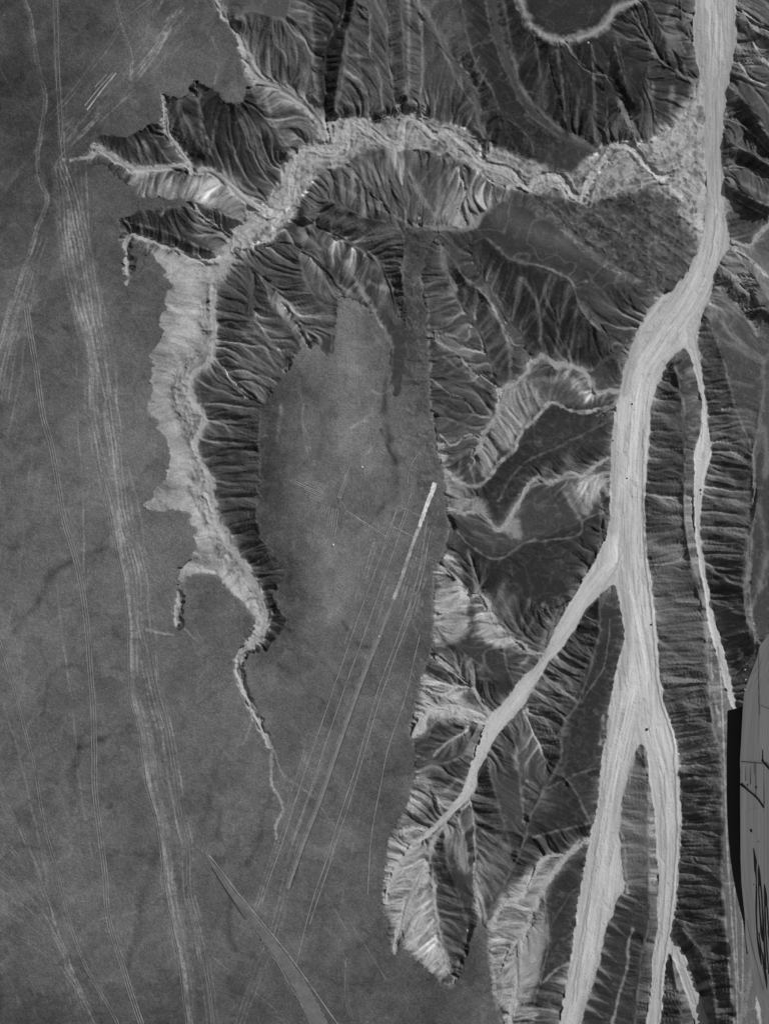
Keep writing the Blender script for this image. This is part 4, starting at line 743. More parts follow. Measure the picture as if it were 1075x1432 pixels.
# foot trails and roads on the badlands
for pts, w, v in [([(812,983),(830,955),(843,935),(850,900),(853,865)],1.4,86),([(836,841),(830,900),(818,935),(815,975)],1.3,80),([(716,364),(740,350),(770,330)],1.3,70),([(695,346),(680,333),(640,350)],1.3,74),([(985,449),(1003,480),(1017,530),(1030,575),(1050,629)],1.6,84),([(1068,545),(1060,590),(1053,632),(1054,690)],1.6,92),
   ([(865,1158),(872,1180),(874,1215),(877,1250)],2.4,132),([(884,1300),(879,1316),(875,1356),(865,1391),(856,1432),(850,1475)],2.6,124),([(888,1052),(883,1075),(880,1096)],1.6,140),([(757,1111),(745,1135),(739,1147)],1.5,90),([(950,1155),(962,1180),(976,1205),(990,1215),(1015,1240)],1.6,98),([(858,270),(880,262),(905,256),(925,250)],2.5,138),([(763,768),(806,752)],1,70),([(765,748),(814,729)],1.2,72),([(680,160),(700,145),(735,140)],1.3,62),([(700,185),(735,182)],1.3,60),([(1000,940),(985,925),(965,895)],1.2,92),([(960,1020),(990,1030),(1003,1045)],1.4,110),([(700,340),(690,320),(720,300)],1,64),([(1013,1235),(1030,1236)],3,110)]:
    pale(pts, w, v, .85, brk=.3)
pale([(993,905),(994,940),(1000,980),(1008,1030),(1012,1060)], 2.5, 112, .8, brk=1.2)
pale([(1003,905),(1008,960),(1012,1060),(1016,1180),(1021,1260),(1029,1380),(1031,1440)], 1.5, 122, .9, warp=False, brk=.3)
pale([(1012,1250),(1018,1340),(1022,1400)], 1.4, 104, .8, warp=False, brk=.4); pale([(1026,1240),(1029,1310),(1031,1370),(1033,1388),(1037,1388),(1038,1340),(1037,1270)], 1.2, 122, .85, warp=False, brk=.3)
pale([(1038,1390),(1030,1475)], 3, 104, .7); pale([(1050,1350),(1040,1420)], 3, 98, .7)
pale([(1058,1395),(1063,1432)], 4, 150, .8)  # glare beside the fuselage edge, painted as a pale ground stroke
T += .9*white
T = np.where(T < 140, (T-74)*1.22+70, T)
T = T+10+8*slopeness+10*(XX > 905)*(1-river)+9*sstep(XX, 975, 1000)*(1-river)*(1-wpale)+4*np.clip(1-slope*4, 0, 1)*0  # slopes and east side painted lighter to offset their shade
T = np.clip(T, 24, 214)
print('tone', round(time.time()-T0, 1))
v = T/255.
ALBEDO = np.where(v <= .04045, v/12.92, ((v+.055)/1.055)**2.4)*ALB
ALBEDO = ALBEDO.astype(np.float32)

# ------------------------------------------------------------------ materials
def node_mat(name, rough_=.95):
    m = bpy.data.materials.new(name); m.use_nodes = True
    b = m.node_tree.nodes['Principled BSDF']; b.inputs['Roughness'].default_value = rough_
    b.inputs['Specular IOR Level'].default_value = .1
    return m, m.node_tree, b
def ground_mat(name, grain, gscale, bump, bscale):
    m, nt, b = node_mat(name); N = nt.nodes; Lk = nt.links
    at = N.new('ShaderNodeAttribute'); at.attribute_name = 'silt'
    geo = N.new('ShaderNodeNewGeometry')
    nz = N.new('ShaderNodeTexNoise'); nz.inputs['Scale'].default_value = gscale; nz.inputs['Detail'].default_value = 3
    Lk.new(geo.outputs['Position'], nz.inputs['Vector'])
    mr = N.new('ShaderNodeMapRange'); mr.inputs[1].default_value = .25; mr.inputs[2].default_value = .75
    mr.inputs[3].default_value = 1-grain; mr.inputs[4].default_value = 1+grain
    Lk.new(nz.outputs['Fac'], mr.inputs[0])
    mu = N.new('ShaderNodeMath'); mu.operation = 'MULTIPLY'
    Lk.new(at.outputs['Fac'], mu.inputs[0]); Lk.new(mr.outputs[0], mu.inputs[1])
    cb = N.new('ShaderNodeCombineColor')
    for i in range(3): Lk.new(mu.outputs[0], cb.inputs[i])
    Lk.new(cb.outputs[0], b.inputs['Base Color'])
    n2 = N.new('ShaderNodeTexNoise'); n2.inputs['Scale'].default_value = bscale; n2.inputs['Detail'].default_value = 3
    Lk.new(geo.outputs['Position'], n2.inputs['Vector'])
    bp = N.new('ShaderNodeBump'); bp.inputs['Strength'].default_value = 1; bp.inputs['Distance'].default_value = bump
    Lk.new(n2.outputs['Fac'], bp.inputs['Height']); Lk.new(bp.outputs[0], b.inputs['Normal'])
    return m
M_plateau = ground_mat('desert_pavement', .26, .42, .5, .4)
M_silt = ground_mat('river_silt', .05, .25, .25, .3)
M_slope = ground_mat('eroded_slope', .16, .4, .7, .35)
M_flat = ground_mat('varnished_gravel', .14, .4, .4, .4)
M_terr = ground_mat('channelled_silt', .12, .4, .8, .3)

# ------------------------------------------------------------------ the land as sheets that share their edges
def outer(n, first):
    s = [first]
    for _ in range(n-1): s.append(s[-1]*1.42)
    return np.cumsum(s)
NO = 24
ext = outer(NO, G)
XF = np.concatenate([XS[0]-ext[::-1], XS, XS[-1]+ext]).astype(np.float64); YF = np.concatenate([YS[0]-ext[::-1], YS, YS[-1]+ext]).astype(np.float64)
def padf(a): return np.pad(a, NO, mode='edge')
Zf = padf(Z).astype(np.float64); Af = padf(ALBEDO)
XXf, YYf = np.meshgrid(XF, YF)
out = np.maximum(np.maximum(XS[0]-XXf, XXf-XS[-1]), np.maximum(YS[0]-YYf, YYf-YS[-1])).clip(0)
# beyond the surveyed part the land goes on as low hills
hill = 16*np.sin(XXf/173.+2*np.sin(YYf/211.))*np.cos(YYf/147.)+7*np.sin(XXf/61.+YYf/83.)
k = np.clip(out/110, 0, 1); Zf = Zf*(1-k)+(hill-16)*k
Af = (Af*(1-k*.8)+.10*k*.8).astype(np.float32)
Zm = Zf*PX
WXm = (XXf-CX)*PX*(H-Zm)/H; WYm = -(YYf-CY)*PX*(H-Zm)/H
ny, nx = Zf.shape
CO = np.stack([WXm, WYm, Zm], -1).reshape(-1, 3).astype(np.float32)
AL = Af.reshape(-1)
cls = np.zeros((ny-1, nx-1), np.int8)
mid_of = lambda a: padf(a)[:-1, :-1]
cls[:] = 1                                        # badland slopes
cls[mid_of(fan) > .5] = 4; cls[mid_of(terrace) > .5] = 5
cls[mid_of(mesa1) > .5] = 2; cls[mid_of(oval) > .5] = 3
for f, tone, pts, w in valley_tone:
    if w >= 3.0 and tone >= 110: cls[(mid_of(f) > .3) & (cls != 5)] = 4
xm = padf(XX)[:-1, :-1]; ym = padf(YY)[:-1, :-1]
rv = mid_of(river) > .5
cls[rv] = 6
cls[rv & (xm > 955) & (ym > 470) & (ym < 1010)] = 8
cls[rv & (xm < 845) & (ym > 815) & (ym < 1200) & (ym > 815)] = 7
pl = mid_of(plateau) > .5
cls[pl] = 0
cls[pl & (xm > 356) & (ym < 1045) & ((ym < 900) | (xm > 340)) & (ym > 200)] = 9
cls[(cls == 1) & (xm > 905) & (ym > 0)] = 10
cls[(cls == 1) & (xm < 720) & (ym < 330) & (ym < 260-(xm-400)*.0)] = 11
idx = (np.arange(ny-1)[:, None]*nx+np.arange(nx-1)[None, :]).reshape(-1)
cf = cls.reshape(-1)
def sheet(name, c, mat):
    q0 = idx[cf == c]
    if not len(q0): return None
    Q = np.stack([q0, q0+nx, q0+nx+1, q0+1], -1)
    used = np.zeros(ny*nx, bool); used[Q.ravel()] = True
    new = np.cumsum(used)-1
    co = CO[used]; F = new[Q].astype(np.int32)
    me = bpy.data.meshes.new(name)
    me.vertices.add(len(co)); me.vertices.foreach_set('co', co.ravel())
    me.loops.add(F.size); me.loops.foreach_set('vertex_index', F.ravel())
    me.polygons.add(len(F)); me.polygons.foreach_set('loop_start', np.arange(0, F.size, 4, dtype=np.int32))
    me.update(calc_edges=True)
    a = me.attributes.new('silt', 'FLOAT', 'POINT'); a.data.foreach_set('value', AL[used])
    me.polygons.foreach_set('use_smooth', np.ones(len(F), bool))
    me.materials.append(mat)
    o = bpy.data.objects.new(name, me); COL.objects.link(o); o['kind'] = 'structure'
    return o
LANDS = [('plateau', 0, M_plateau, 'flat grey desert plateau filling the left side, crossed by faint tracks'),
 ('mesa_top', 9, M_plateau, 'flat grey tongue of plateau in the middle, holding the long geoglyph'),
 ('badland_slope', 1, M_slope, 'dark gullied badland slopes between the middle plateau and the main river'),
 ('east_hills', 10, M_slope, 'dark ribbed hills on the right of the main river'),
 ('north_scarp', 11, M_slope, 'dark streaked scarp north of the winding wash'),
 ('varnished_bench', 2, M_flat, 'dark smooth bench below the winding wash with faint pale threads'),
 ('oval_mesa', 3, M_flat, 'small dark flat oval mesa with a pale rim near the main river'),
 ('winding_wash', 4, M_terr, 'pale dry wash winding across the top and down beside the plateau'),
 ('braided_terrace', 5, M_terr, 'rough crinkled dark terrace in the elbow of the main river'),
 ('dry_riverbed', 6, M_silt, 'broad pale sandy main riverbed running the full height on the right'),
 ('tributary_wash', 7, M_silt, 'pale straight tributary wash joining the main river from the lower left'),
 ('side_wash', 8, M_silt, 'narrow pale wash right of the main river, ending at the aircraft')]
for n_, c_, m_, l_ in LANDS:
    o = sheet(n_, c_, m_)
    if o: o['label'] = l_
print('land', round(time.time()-T0, 1))

def zsurv(x, y):
    fx = (x-x0)/G; fy = (y-y0)/G
    ix = min(max(int(fx), 0), NX-2); iy = min(max(int(fy), 0), NY-2); fx -= ix; fy -= iy
    return float((Z[iy, ix]*(1-fx)+Z[iy, ix+1]*fx)*(1-fy)+(Z[iy+1, ix]*(1-fx)+Z[iy+1, ix+1]*fx)*fy)
def ground(x, y, up=0.0):
    zz = zsurv(x, y)*PX
    k_ = (H-zz)/H
    return Vector(((x-CX)*PX*k_, -(y-CY)*PX*k_, zz+up))
exec_small = True

# ------------------------------------------------------------------ cleared-ground drawings
def tag(o, label, cat, group=None):
    o['label'] = label; o['category'] = cat
    if group: o['group'] = group
    return o
def lin(v):
    v = v/255.; return (v/12.92 if v <= .04045 else ((v+.055)/1.055)**2.4)*ALB
def trail_mat(name, v, v2, patch=.03, lo=.35, hi=.62):
    m, nt, b = node_mat(name); N = nt.nodes; Lk = nt.links
    geo = N.new('ShaderNodeNewGeometry')
    a = N.new('ShaderNodeTexNoise'); a.inputs['Scale'].default_value = patch; a.inputs['Detail'].default_value = 6; a.inputs['Roughness'].default_value = .7
    Lk.new(geo.outputs['Position'], a.inputs['Vector'])
    r = N.new('ShaderNodeValToRGB'); e = r.color_ramp.elements
    e[0].position = lo; e[0].color = (lin(v2),)*3+(1,); e[1].position = hi; e[1].color = (lin(v),)*3+(1,)
    Lk.new(a.outputs['Fac'], r.inputs[0]); Lk.new(r.outputs[0], b.inputs['Base Color'])
    n2 = N.new('ShaderNodeTexNoise'); n2.inputs['Scale'].default_value = .5
    Lk.new(geo.outputs['Position'], n2.inputs['Vector'])
    bp = N.new('ShaderNodeBump'); bp.inputs['Distance'].default_value = .4
    Lk.new(n2.outputs['Fac'], bp.inputs['Height']); Lk.new(bp.outputs[0], b.inputs['Normal'])
    return m
M_glyph = trail_mat('cleared_pale_soil', 176, 118, .07)
M_white = trail_mat('bright_cleared_soil', 226, 168, .16, .36, .6)
M_long = trail_mat('faded_cleared_soil', 134, 104, .05)
M_wedge = trail_mat('swept_soil', 116, 94, .06)
M_thin = trail_mat('thin_scratched_soil', 156, 116, .07)
M_fold = trail_mat('comb_scratched_soil', 156, 122, .1)
M_track = trail_mat('wheel_worn_soil', 136, 98, .05)
M_ruts = trail_mat('wheel_ruts', 128, 94, .04)
M_floor = trail_mat('worn_floor', 132, 112, .08)
M_bank = trail_mat('swept_stone_bank', 66, 54, .2)

def ribbon_bm(bm, pts, width, jag=0.12, up=.30, step=3.0):
    S = spline([tuple(p)+(1.,)*(3-len(p)) for p in pts], step)
    rr = random.Random(int(pts[0][0]*13+pts[0][1]))
    prev = None
    for i, p in enumerate(S):
        t = S[min(i+1, len(S)-1)][:2]-S[max(i-1, 0)][:2]; t = t/(np.hypot(*t)+1e-9)
        n = np.array((-t[1], t[0])); w = width*.5*p[2]
        row = []
        for s, dz in ((-1.35, -.8), (-1, up), (0, up+.04), (1, up), (1.35, -.8)):
            q_ = p[:2]+n*w*s*(1+rr.uniform(-jag, jag)*(abs(s) > .5))
            row.append(bm.verts.new(ground(q_[0], q_[1], dz)))
        if prev:
            for a in range(4):
                try: bm.faces.new((prev[a], prev[a+1], row[a+1], row[a]))
                except ValueError: pass
        prev = row
def mesh_obj(name, bm, mat, parent=None, smooth=False):
    me = bpy.data.meshes.new(name)
    bmesh.ops.recalc_face_normals(bm, faces=bm.faces)
    bm.to_mesh(me); bm.free(); me.materials.append(mat)
    if smooth: me.polygons.foreach_set('use_smooth', np.ones(len(me.polygons), bool))
    o = bpy.data.objects.new(name, me); COL.objects.link(o)
    if parent is not None: o.parent = parent
    return o
def ribbons(name, lines, width, mat, parent=None, **kw):
    bm = bmesh.new()
    for l_ in lines: ribbon_bm(bm, l_, width, **kw)
    o = mesh_obj(name, bm, mat, parent)
    # normals up
    return o
def empty(name, x, y, label, cat, group=None):
    o = bpy.data.objects.new(name, None); COL.objects.link(o); o.empty_display_size = 5
    return tag(o, label, cat, group)
def offs(pts, d):
    S = spline([(p[0], p[1]) for p in pts], 8); Q = []
    for a in range(len(S)):
        t = S[min(a+1, len(S)-1)]-S[max(a-1, 0)]; t = t/(np.hypot(*t)+1e-6)
        Q.append((S[a][0]-t[1]*d, S[a][1]+t[0]*d))
    return Q

# the long clearing: bright head, fading tail, stone banks on both sides
LONG = [(607,676),(599,700),(576,763),(562,806),(548,841),(535,878),(520,916),(505,955),(491,993),(478,1030),(463,1075),(449,1116),(434,1155),(421,1190),(410,1222),(403,1243)]
e = empty('long_geoglyph', 540, 850, 'long bright white strip cleared across the middle plateau, fading to the lower left', 'geoglyph')
ribbons('bright_head', [[(608,675,1.0),(604,687,1.15),(599,700,1.0),(591,722,.9),(586,737,.8)]], 5.4, M_white, e, jag=.22, step=2.0)
ribbons('swept_strip', [[(586.5,736,1.1),(576,763,1.0),(562,806,1.0),(550,838,1.0)]], 4.4, M_glyph, e, jag=.25, step=2.2)
ribbons('faded_strip', [[(550.5,837)]+LONG[5:]], 3.2, M_floor, e, jag=.35); ribbons('swept_edge', [offs(LONG[4:], 1.9)], 1.0, M_long, e, jag=.3); ribbons('swept_edge', [offs(LONG[4:-3], -1.9)], .9, M_long, e, jag=.3)
ribbons('stone_bank', [offs(LONG[6:], -3.4)], .6, M_bank, e, jag=.3); ribbons('stone_bank', [offs(LONG[4:], 3.8)], 1.1, M_long, e)
# the wedge at the bottom
e = empty('wedge_geoglyph', 340, 1270, 'pale wedge widening to the lower edge, cleared in the grey plateau', 'geoglyph')
ribbons('cleared_wedge', [[(287,1191,.25),(298,1210,.45),(318,1240,.7),(345,1275,1.0),(375,1315,1.25),(404,1355,1.5),(425,1390,1.9),(450,1440,2.2),(466,1470,2.5)]], 9.5, M_wedge, e, jag=.16, step=2.2)
ribbons('stone_bank', [[(292,1196),(300,1205),(330,1245),(365,1288),(398,1328),(430,1372),(455,1408),(478,1440)]], 1.1, M_thin, e, jag=.3)
ribbons('stone_bank', [[(340,1282),(362,1312),(390,1350),(403,1375),(420,1402),(440,1445)]], 1.1, M_track, e, jag=.3)
ribbons('stone_bank', [[(296,1213),(318,1248),(345,1288),(374,1328)]], 1.2, M_bank, e)
# comb-like meanders
def comb(origin, along, across, n, lens, r=.0):
    """one thread that runs out and back n times"""
    A = np.array(along, float); B = np.array(across, float); o_ = np.array(origin, float); pts = []
    for i in range(n):
        l0, l1 = lens[i]
        a = o_+B*i+A*l0; b = o_+B*i+A*l1
        pts += [a, b] if i % 2 == 0 else [b, a]
    return [tuple(p) for p in pts]
def stroke_path(name, pts, w, mat, parent=None):
    bm = bmesh.new()
    for a, b in zip(pts[:-1], pts[1:]): ribbon_bm(bm, [a, ((a[0]+b[0])/2, (a[1]+b[1])/2), b], w, jag=.05)
    return mesh_obj(name, bm, mat, parent)
F5 = lambda u, v_: (390+u*.2233, 630+v_*.2233)
def fp(*a): return [F5(u, v_) for u, v_ in a]
o = stroke_path('zigzag_geoglyph', fp((305,232),(215,192),(205,203),(285,235),(280,250),(180,195),(165,203),(272,258),(268,268),(78,182),(72,192),(262,278),(278,262),(170,232),(160,245),(272,290),(268,305),(200,280),(190,292),(270,320)), .85, M_fold)
tag(o, 'thin zigzag lines folded side by side, the upper left of the line drawings', 'geoglyph')
o = stroke_path('comb_geoglyph', fp((270,342),(248,392),(260,396),(280,350),(292,352),(268,408),(282,412),(305,355),(318,358),(300,470),(314,475),(332,365),(342,368),(322,525),(334,530),(358,368),(372,372),(346,570),(340,590)), .85, M_fold)
tag(o, 'thin comb of lines hanging down to a white dot, below the zigzag', 'geoglyph')
o = stroke_path('fork_geoglyph', fp((445,90),(412,190),(415,145),(368,295),(376,298),(424,150),(398,225),(378,300),(386,300),(432,160)), .85, M_fold)
tag(o, 'thin upright pair of folded lines to the right of the zigzag', 'geoglyph')
e = empty('double_line_geoglyph', 510, 735, 'double straight line running down right from the zigzag to the tracks', 'geoglyph')
stroke_path('line', fp((385,310),(428,380),(412,398)), .7, M_thin, e); stroke_path('line', fp((428,380),(670,540)), .9, M_glyph, e); stroke_path('line', fp((432,392),(665,552)), .7, M_thin, e)
e = empty('box_geoglyph', 570, 725, 'thin rectangular outline beside the bright end of the long strip', 'geoglyph')
stroke_path('line', fp((890,415),(745,345),(660,560)), .9, M_thin, e); stroke_path('line', fp((845,542),(715,478)), .9, M_glyph, e); stroke_path('line', fp((830,262),(735,540)), .9, M_thin, e)
stroke_path('line', fp((715,478),(690,560)), .7, M_thin, e)
o = stroke_path('arc_geoglyph', fp((890,0),(860,35),(835,75),(818,120),(808,165),(805,205)), 1.0, M_thin)
tag(o, 'short curved pale line above the box outline', 'geoglyph')
e = empty('hairpin_geoglyph', 163, 128, 'short double bright stroke on the plateau at the upper left', 'geoglyph')
ribbons('line', [[(163,102),(143,126),(122,154)]], 1.9, M_glyph, e); ribbons('line', [[(158,102),(139,123),(119,148)]], 1.2, M_thin, e); ribbons('line', [[(150,104),(133,122)]], 1.2, M_thin, e)
def long_lines(name, label, ptss, w, mat):
    e = empty(name, 0, 0, label, 'geoglyph')
    for p in ptss: ribbons('line', [p], w, mat, e)
long_lines('parallel_line_geoglyph', 'bundle of thin straight lines left of the long white strip',
  [[(555,712),(541,753),(525,797),(509,841),(496,877),(484,912),(470,952),(456,993),(442,1034),(428,1075),(410,1130),(396,1176),(380,1220),(366,1262)],
   [(571,712),(552,765),(534,817),(518,862),(503,905),(486,950),(469,1000),(455,1040),(442,1080),(425,1130),(408,1176)]], .95, M_thin)
long_lines('paired_line_geoglyph', 'pair of thin straight lines right of the long white strip',
  [[(597,728),(587,790),(576,834),(562,873),(548,912),(537,940),(527,969),(512,1020),(498,1071),(481,1123),(468,1163),(456,1204),(440,1250),(428,1292),(414,1349)],
   [(601,745),(591,800),(580,842),(566,882),(553,915),(541,950),(531,978),(517,1025),(502,1078),(486,1130),(472,1172),(460,1212),(445,1256),(433,1292)]], 1.0, M_thin)
long_lines('single_line_geoglyph', 'single thin line near the eroded right rim of the middle plateau',
  [[(587,887),(577,930),(566,976),(553,1015),(541,1052),(532,1098),(523,1144),(518,1180),(516,1211),(514,1250)]], .95, M_thin)
# wheel tracks on the open plateau
TA = [(37,424),(41,456),(51,516),(60,580),(71,619),(80,668),(88,718),(94,742),(106,781),(115,824),(122,877),(126,930),(131,1000),(132,1052),(133,1105),(140,1165),(147,1222),(152,1285),(170,1345),(184,1391),(198,1432),(212,1470)]
TB = [(-20,850),(0,898),(14,944),(28,993),(39,1036),(49,1075),(55,1110),(58,1130),(66,1169),(78,1211),(88,1253),(99,1296),(117,1345),(134,1377),(159,1420),(180,1465)]
def wheel_track(name, label, pts, ds, w, mat=None):
    e = bpy.data.objects.new(name, None); COL.objects.link(e); e['kind'] = 'structure'; e['label'] = label; e.empty_display_size = 5
    for d in ds: ribbons('rut', [offs(pts, d)], w, mat or M_track, e)
wheel_track('main_track', 'triple worn wheel track running down the left plateau', TA, (-3.2, 0, 3.4), 1.25)
wheel_track('corner_track', 'double worn wheel track crossing the lower left corner', TB, (-1.6, 1.6), 1.1, M_ruts)
wheel_track('valley_track', 'worn double track in the middle of the left plateau', TE1[8:], (5.5, 8.5), 1.0, M_ruts)
wheel_track('rim_track', 'faint double track nearest the pale scarp of the left plateau', TE2[11:], (-2, 2), .9, M_ruts)
wheel_track('upper_track', 'pair of tracks at the top of the left plateau', [(78,-20),(78,0),(80,71),(83,141),(87,198),(90,226)], (-2.4, 2.4), .8, M_ruts)

# ------------------------------------------------------------------ loose stones, cairns, bushes seen as dots
M_stone = trail_mat('pale_stone', 215, 170, .8); M_dark = trail_mat('dark_bush', 66, 44, .8)
def lump(name, x, y, r, mat, label, cat, group=None, flatk=.6, nsub=2):
    bm = bmesh.new(); bmesh.ops.create_icosphere(bm, subdivisions=nsub, radius=1)
    rr = random.Random(int(x*7+y))
    for v_ in bm.verts:
        k_ = 1+rr.uniform(-.22, .22); v_.co = Vector((v_.co.x*k_, v_.co.y*k_*rr.uniform(.9, 1.1), v_.co.z*k_*flatk))*r*PX
    o = mesh_obj(name, bm, mat); g = ground(x, y); o.location = (g.x, g.y, g.z+r*PX*flatk*.4)
    return tag(o, label, cat, group)
lump('stone_heap', 506.5, 653, 1.5, M_stone, 'white stone heap on the middle plateau above the fork lines', 'stone heap')
lump('stone_heap', 466, 762, 1.6, M_stone, 'white stone heap at the foot of the comb drawing', 'stone heap')
lump('stone_heap', 530, 890, 1.2, M_stone, 'small pale stone heap right beside the faded part of the long strip', 'stone heap')
lump('stone_heap', 822, 60, 1.5, M_stone, 'white rock heap on the curved pale ridge at the top', 'stone heap')
for (x, y, l_) in [(1041,936.5,'topmost of three white cairns beside the aircraft nose'),(1042,950.5,'middle of three white cairns beside the aircraft nose'),(1040.6,964,'lowest of three white cairns beside the aircraft nose')]:
    lump('cairn', x, y, 1.0, M_stone, l_, 'cairn', 'cairns on the dark slope by the aircraft')
lump('bush', 904, 1020, 2.0, M_dark, 'round dark bush alone in the widest part of the main riverbed', 'bush')
lump('bush', 910, 873.5, 1.5, M_dark, 'dark bush in the main riverbed beside its pale right bank', 'bush')
lump('bush', 883, 565, 1.4, M_dark, 'dark bush in the upper riverbed where it narrows', 'bush')
lump('bush', 876, 669, 1.3, M_dark, 'dark bush in mid riverbed at the middle right', 'bush')
lump('bush', 856, 616, 1.2, M_dark, 'dark bush on the left bank of the main riverbed', 'bush')
lump('bush', 292, 421, 2.2, M_dark, 'dark bush on the pale slope left of the winding wash', 'bush')
lump('bush', 979, 685, 1.5, M_dark, 'dark bush on the narrow wash right of the main river', 'bush')
lump('stone_heap', 980, 690, 1.6, M_stone, 'white rock patch on the narrow side wash', 'stone heap')
lump('bush', 251, 874, 1.8, M_dark, 'dark bush at the head of the small pale gully on the left', 'bush')

# ------------------------------------------------------------------ the aircraft: its side hangs beside the camera
F = 1432/2/math.tan(VFOV/2)
def air(px_, py_, d): return Vector(((px_-CX)/F*d, -(py_-CY)/F*d, -d))
def paint(name, v, rough_, streak=True, vdark=None):
    m, nt, b = node_mat(name, rough_); b.inputs['Specular IOR Level'].default_value = .35
    N = nt.nodes; Lk = nt.links
    tc = N.new('ShaderNodeTexCoord'); mp = N.new('ShaderNodeMapping'); mp.inputs['Scale'].default_value = (60, 2.2, 60)
    Lk.new(tc.outputs['Object'], mp.inputs[0])
    n = N.new('ShaderNodeTexNoise'); n.inputs['Scale'].default_value = 1; n.inputs['Detail'].default_value = 5; Lk.new(mp.outputs[0], n.inputs[0])
    r = N.new('ShaderNodeValToRGB'); e_ = r.color_ramp.elements
    e_[0].position = .3; e_[0].color = (v*.72,)*3+(1,); e_[1].position = .7; e_[1].color = (v*1.12,)*3+(1,)
    Lk.new(n.outputs['Fac'], r.inputs[0]); Lk.new(r.outputs[0], b.inputs['Base Color'])
    return m
M_skin = paint('white_aircraft_skin', .84, .4); M_skin2 = paint('lighter_panel_paint', .93, .22)
M_black = paint('black_rubber', .0025, 1.0); M_seam = paint('painted_seam_shadow', .006, .9); M_ink = paint('black_registration_paint', .008, .6)  # seam black paints panel-gap shadow as dark strips; fasteners share it
plane = bpy.data.objects.new('aircraft', None); COL.objects.link(plane); plane.location = (0, 0, H)
tag(plane, 'grey riveted aircraft side with black markings along the right edge of the view', 'aircraft')
# skin outline (left silhouette against the ground) as seen from the seat; depth falls towards the belly
SIL = [(840,1102),(870,1084),(890,1072),(905,1060),(918,1058.5),(930,1054),(945,1048),(957,1043.5),(970,1040),(985,1038.5),(992,1038),(1010,1037),(1040,1035.5),(1065,1034),(1080,1034.6),(1110,1034.3),
       (1150,1034.5),(1200,1034.8),(1235,1036),(1265,1039),(1285,1041),(1310,1041.5),(1325,1043.5),(1345,1047),(1365,1051),(1385,1054),(1405,1061),(1432,1070),(1470,1086)]
SY = [s[0] for s in SIL]; SX = [s[1] for s in SIL]
DB, DT = 3.10, 2.55
def skin_pt(px_, py_, lift=0.0):
    """a point of the aircraft's curved side: the further right in the seat's view, the nearer"""
    sl = float(np.interp(py_, SY, SX)); t = (px_-sl)/70.0
    d = DB-(DB-DT)*t+.02*math.cos(max(t, 0)*3)
    return air(px_, py_, d-lift)
def skin_patch(name, ylo, yhi, fl, fr, mat, lift=0., ny_=30, nx_=14, thick=.02, label=None):
    bm = bmesh.new(); g = []
    for j in range(ny_+1):
        py_ = ylo+(yhi-ylo)*j/ny_
        a, b = fl(py_), fr(py_)
        g.append([bm.verts.new(skin_pt(a+(b-a)*i/nx_, py_, lift)) for i in range(nx_+1)])
    back = [[bm.verts.new(v_.co+Vector((.9*thick, 0, -.5*thick))) for v_ in r_] for r_ in g]
    for j in range(ny_):
        for i in range(nx_):
            bm.faces.new((g[j][i], g[j][i+1], g[j+1][i+1], g[j+1][i])); bm.faces.new((back[j][i], back[j+1][i], back[j+1][i+1], back[j][i+1]))
    for j in range(ny_):
        bm.faces.new((g[j][0], g[j+1][0], back[j+1][0], back[j][0])); bm.faces.new((g[j][nx_], back[j][nx_], back[j+1][nx_], g[j+1][nx_]))
    for i in range(nx_):
        bm.faces.new((g[0][i], back[0][i], back[0][i+1], g[0][i+1])); bm.faces.new((g[ny_][i], g[ny_][i+1], back[ny_][i+1], back[ny_][i]))
    o = mesh_obj(name, bm, mat, plane, smooth=False)
    if label: o['label'] = label
    return o
silx = lambda y: float(np.interp(y, SY, SX))
skin_patch('fuselage', 838, 1472, silx, lambda y: 1180., M_skin, 0, 110, 26, .09)
# nose panel, hatch panel, lower skin: proud plates with gaps between them
top_l = lambda y: max(silx(y)+.4, 1059.8)
skin_patch('skin_panel', 846, 986, lambda y: 1060.4 if y > 905 else silx(y)+.5, lambda y: 1178., M_skin, .006, 40, 18, .004)
skin_patch('skin_panel', 940, 1064.5, lambda y: silx(y)+.2, lambda y: 1059.3, M_skin, .005, 40, 8, .004)
def bright_l(y): return 1062+max(0, (y-1025))*.07
skin_patch('access_panel', 985, 1066, lambda y: 1062.3+(max(0, y-1030)/36)**2*5, lambda y: 1178., M_skin2, .012, 30, 16, .008, 'lighter grey curved access panel')
skin_patch('hatch', 1067, 1129, lambda y: np.interp(y, [1067,1094,1128.5,1129],[1034.9,1035.2,1065.,1065.4]), lambda y: 1066.4, M_skin, .007, 30, 10, .005, 'small quadrilateral hatch with scratched hinges')
skin_patch('skin_panel', 1101, 1470, lambda y: max(silx(y)+.2, np.interp(y, [1101,1133,1134],[1035.2,1066.6,1034.])) if y < 1134 else silx(y)+.2, lambda y: 1067.2, M_skin, .006, 90, 12, .004)
skin_patch('skin_panel', 1078, 1470, lambda y: 1067.9, lambda y: 1178., M_skin, .006, 80, 14, .004)
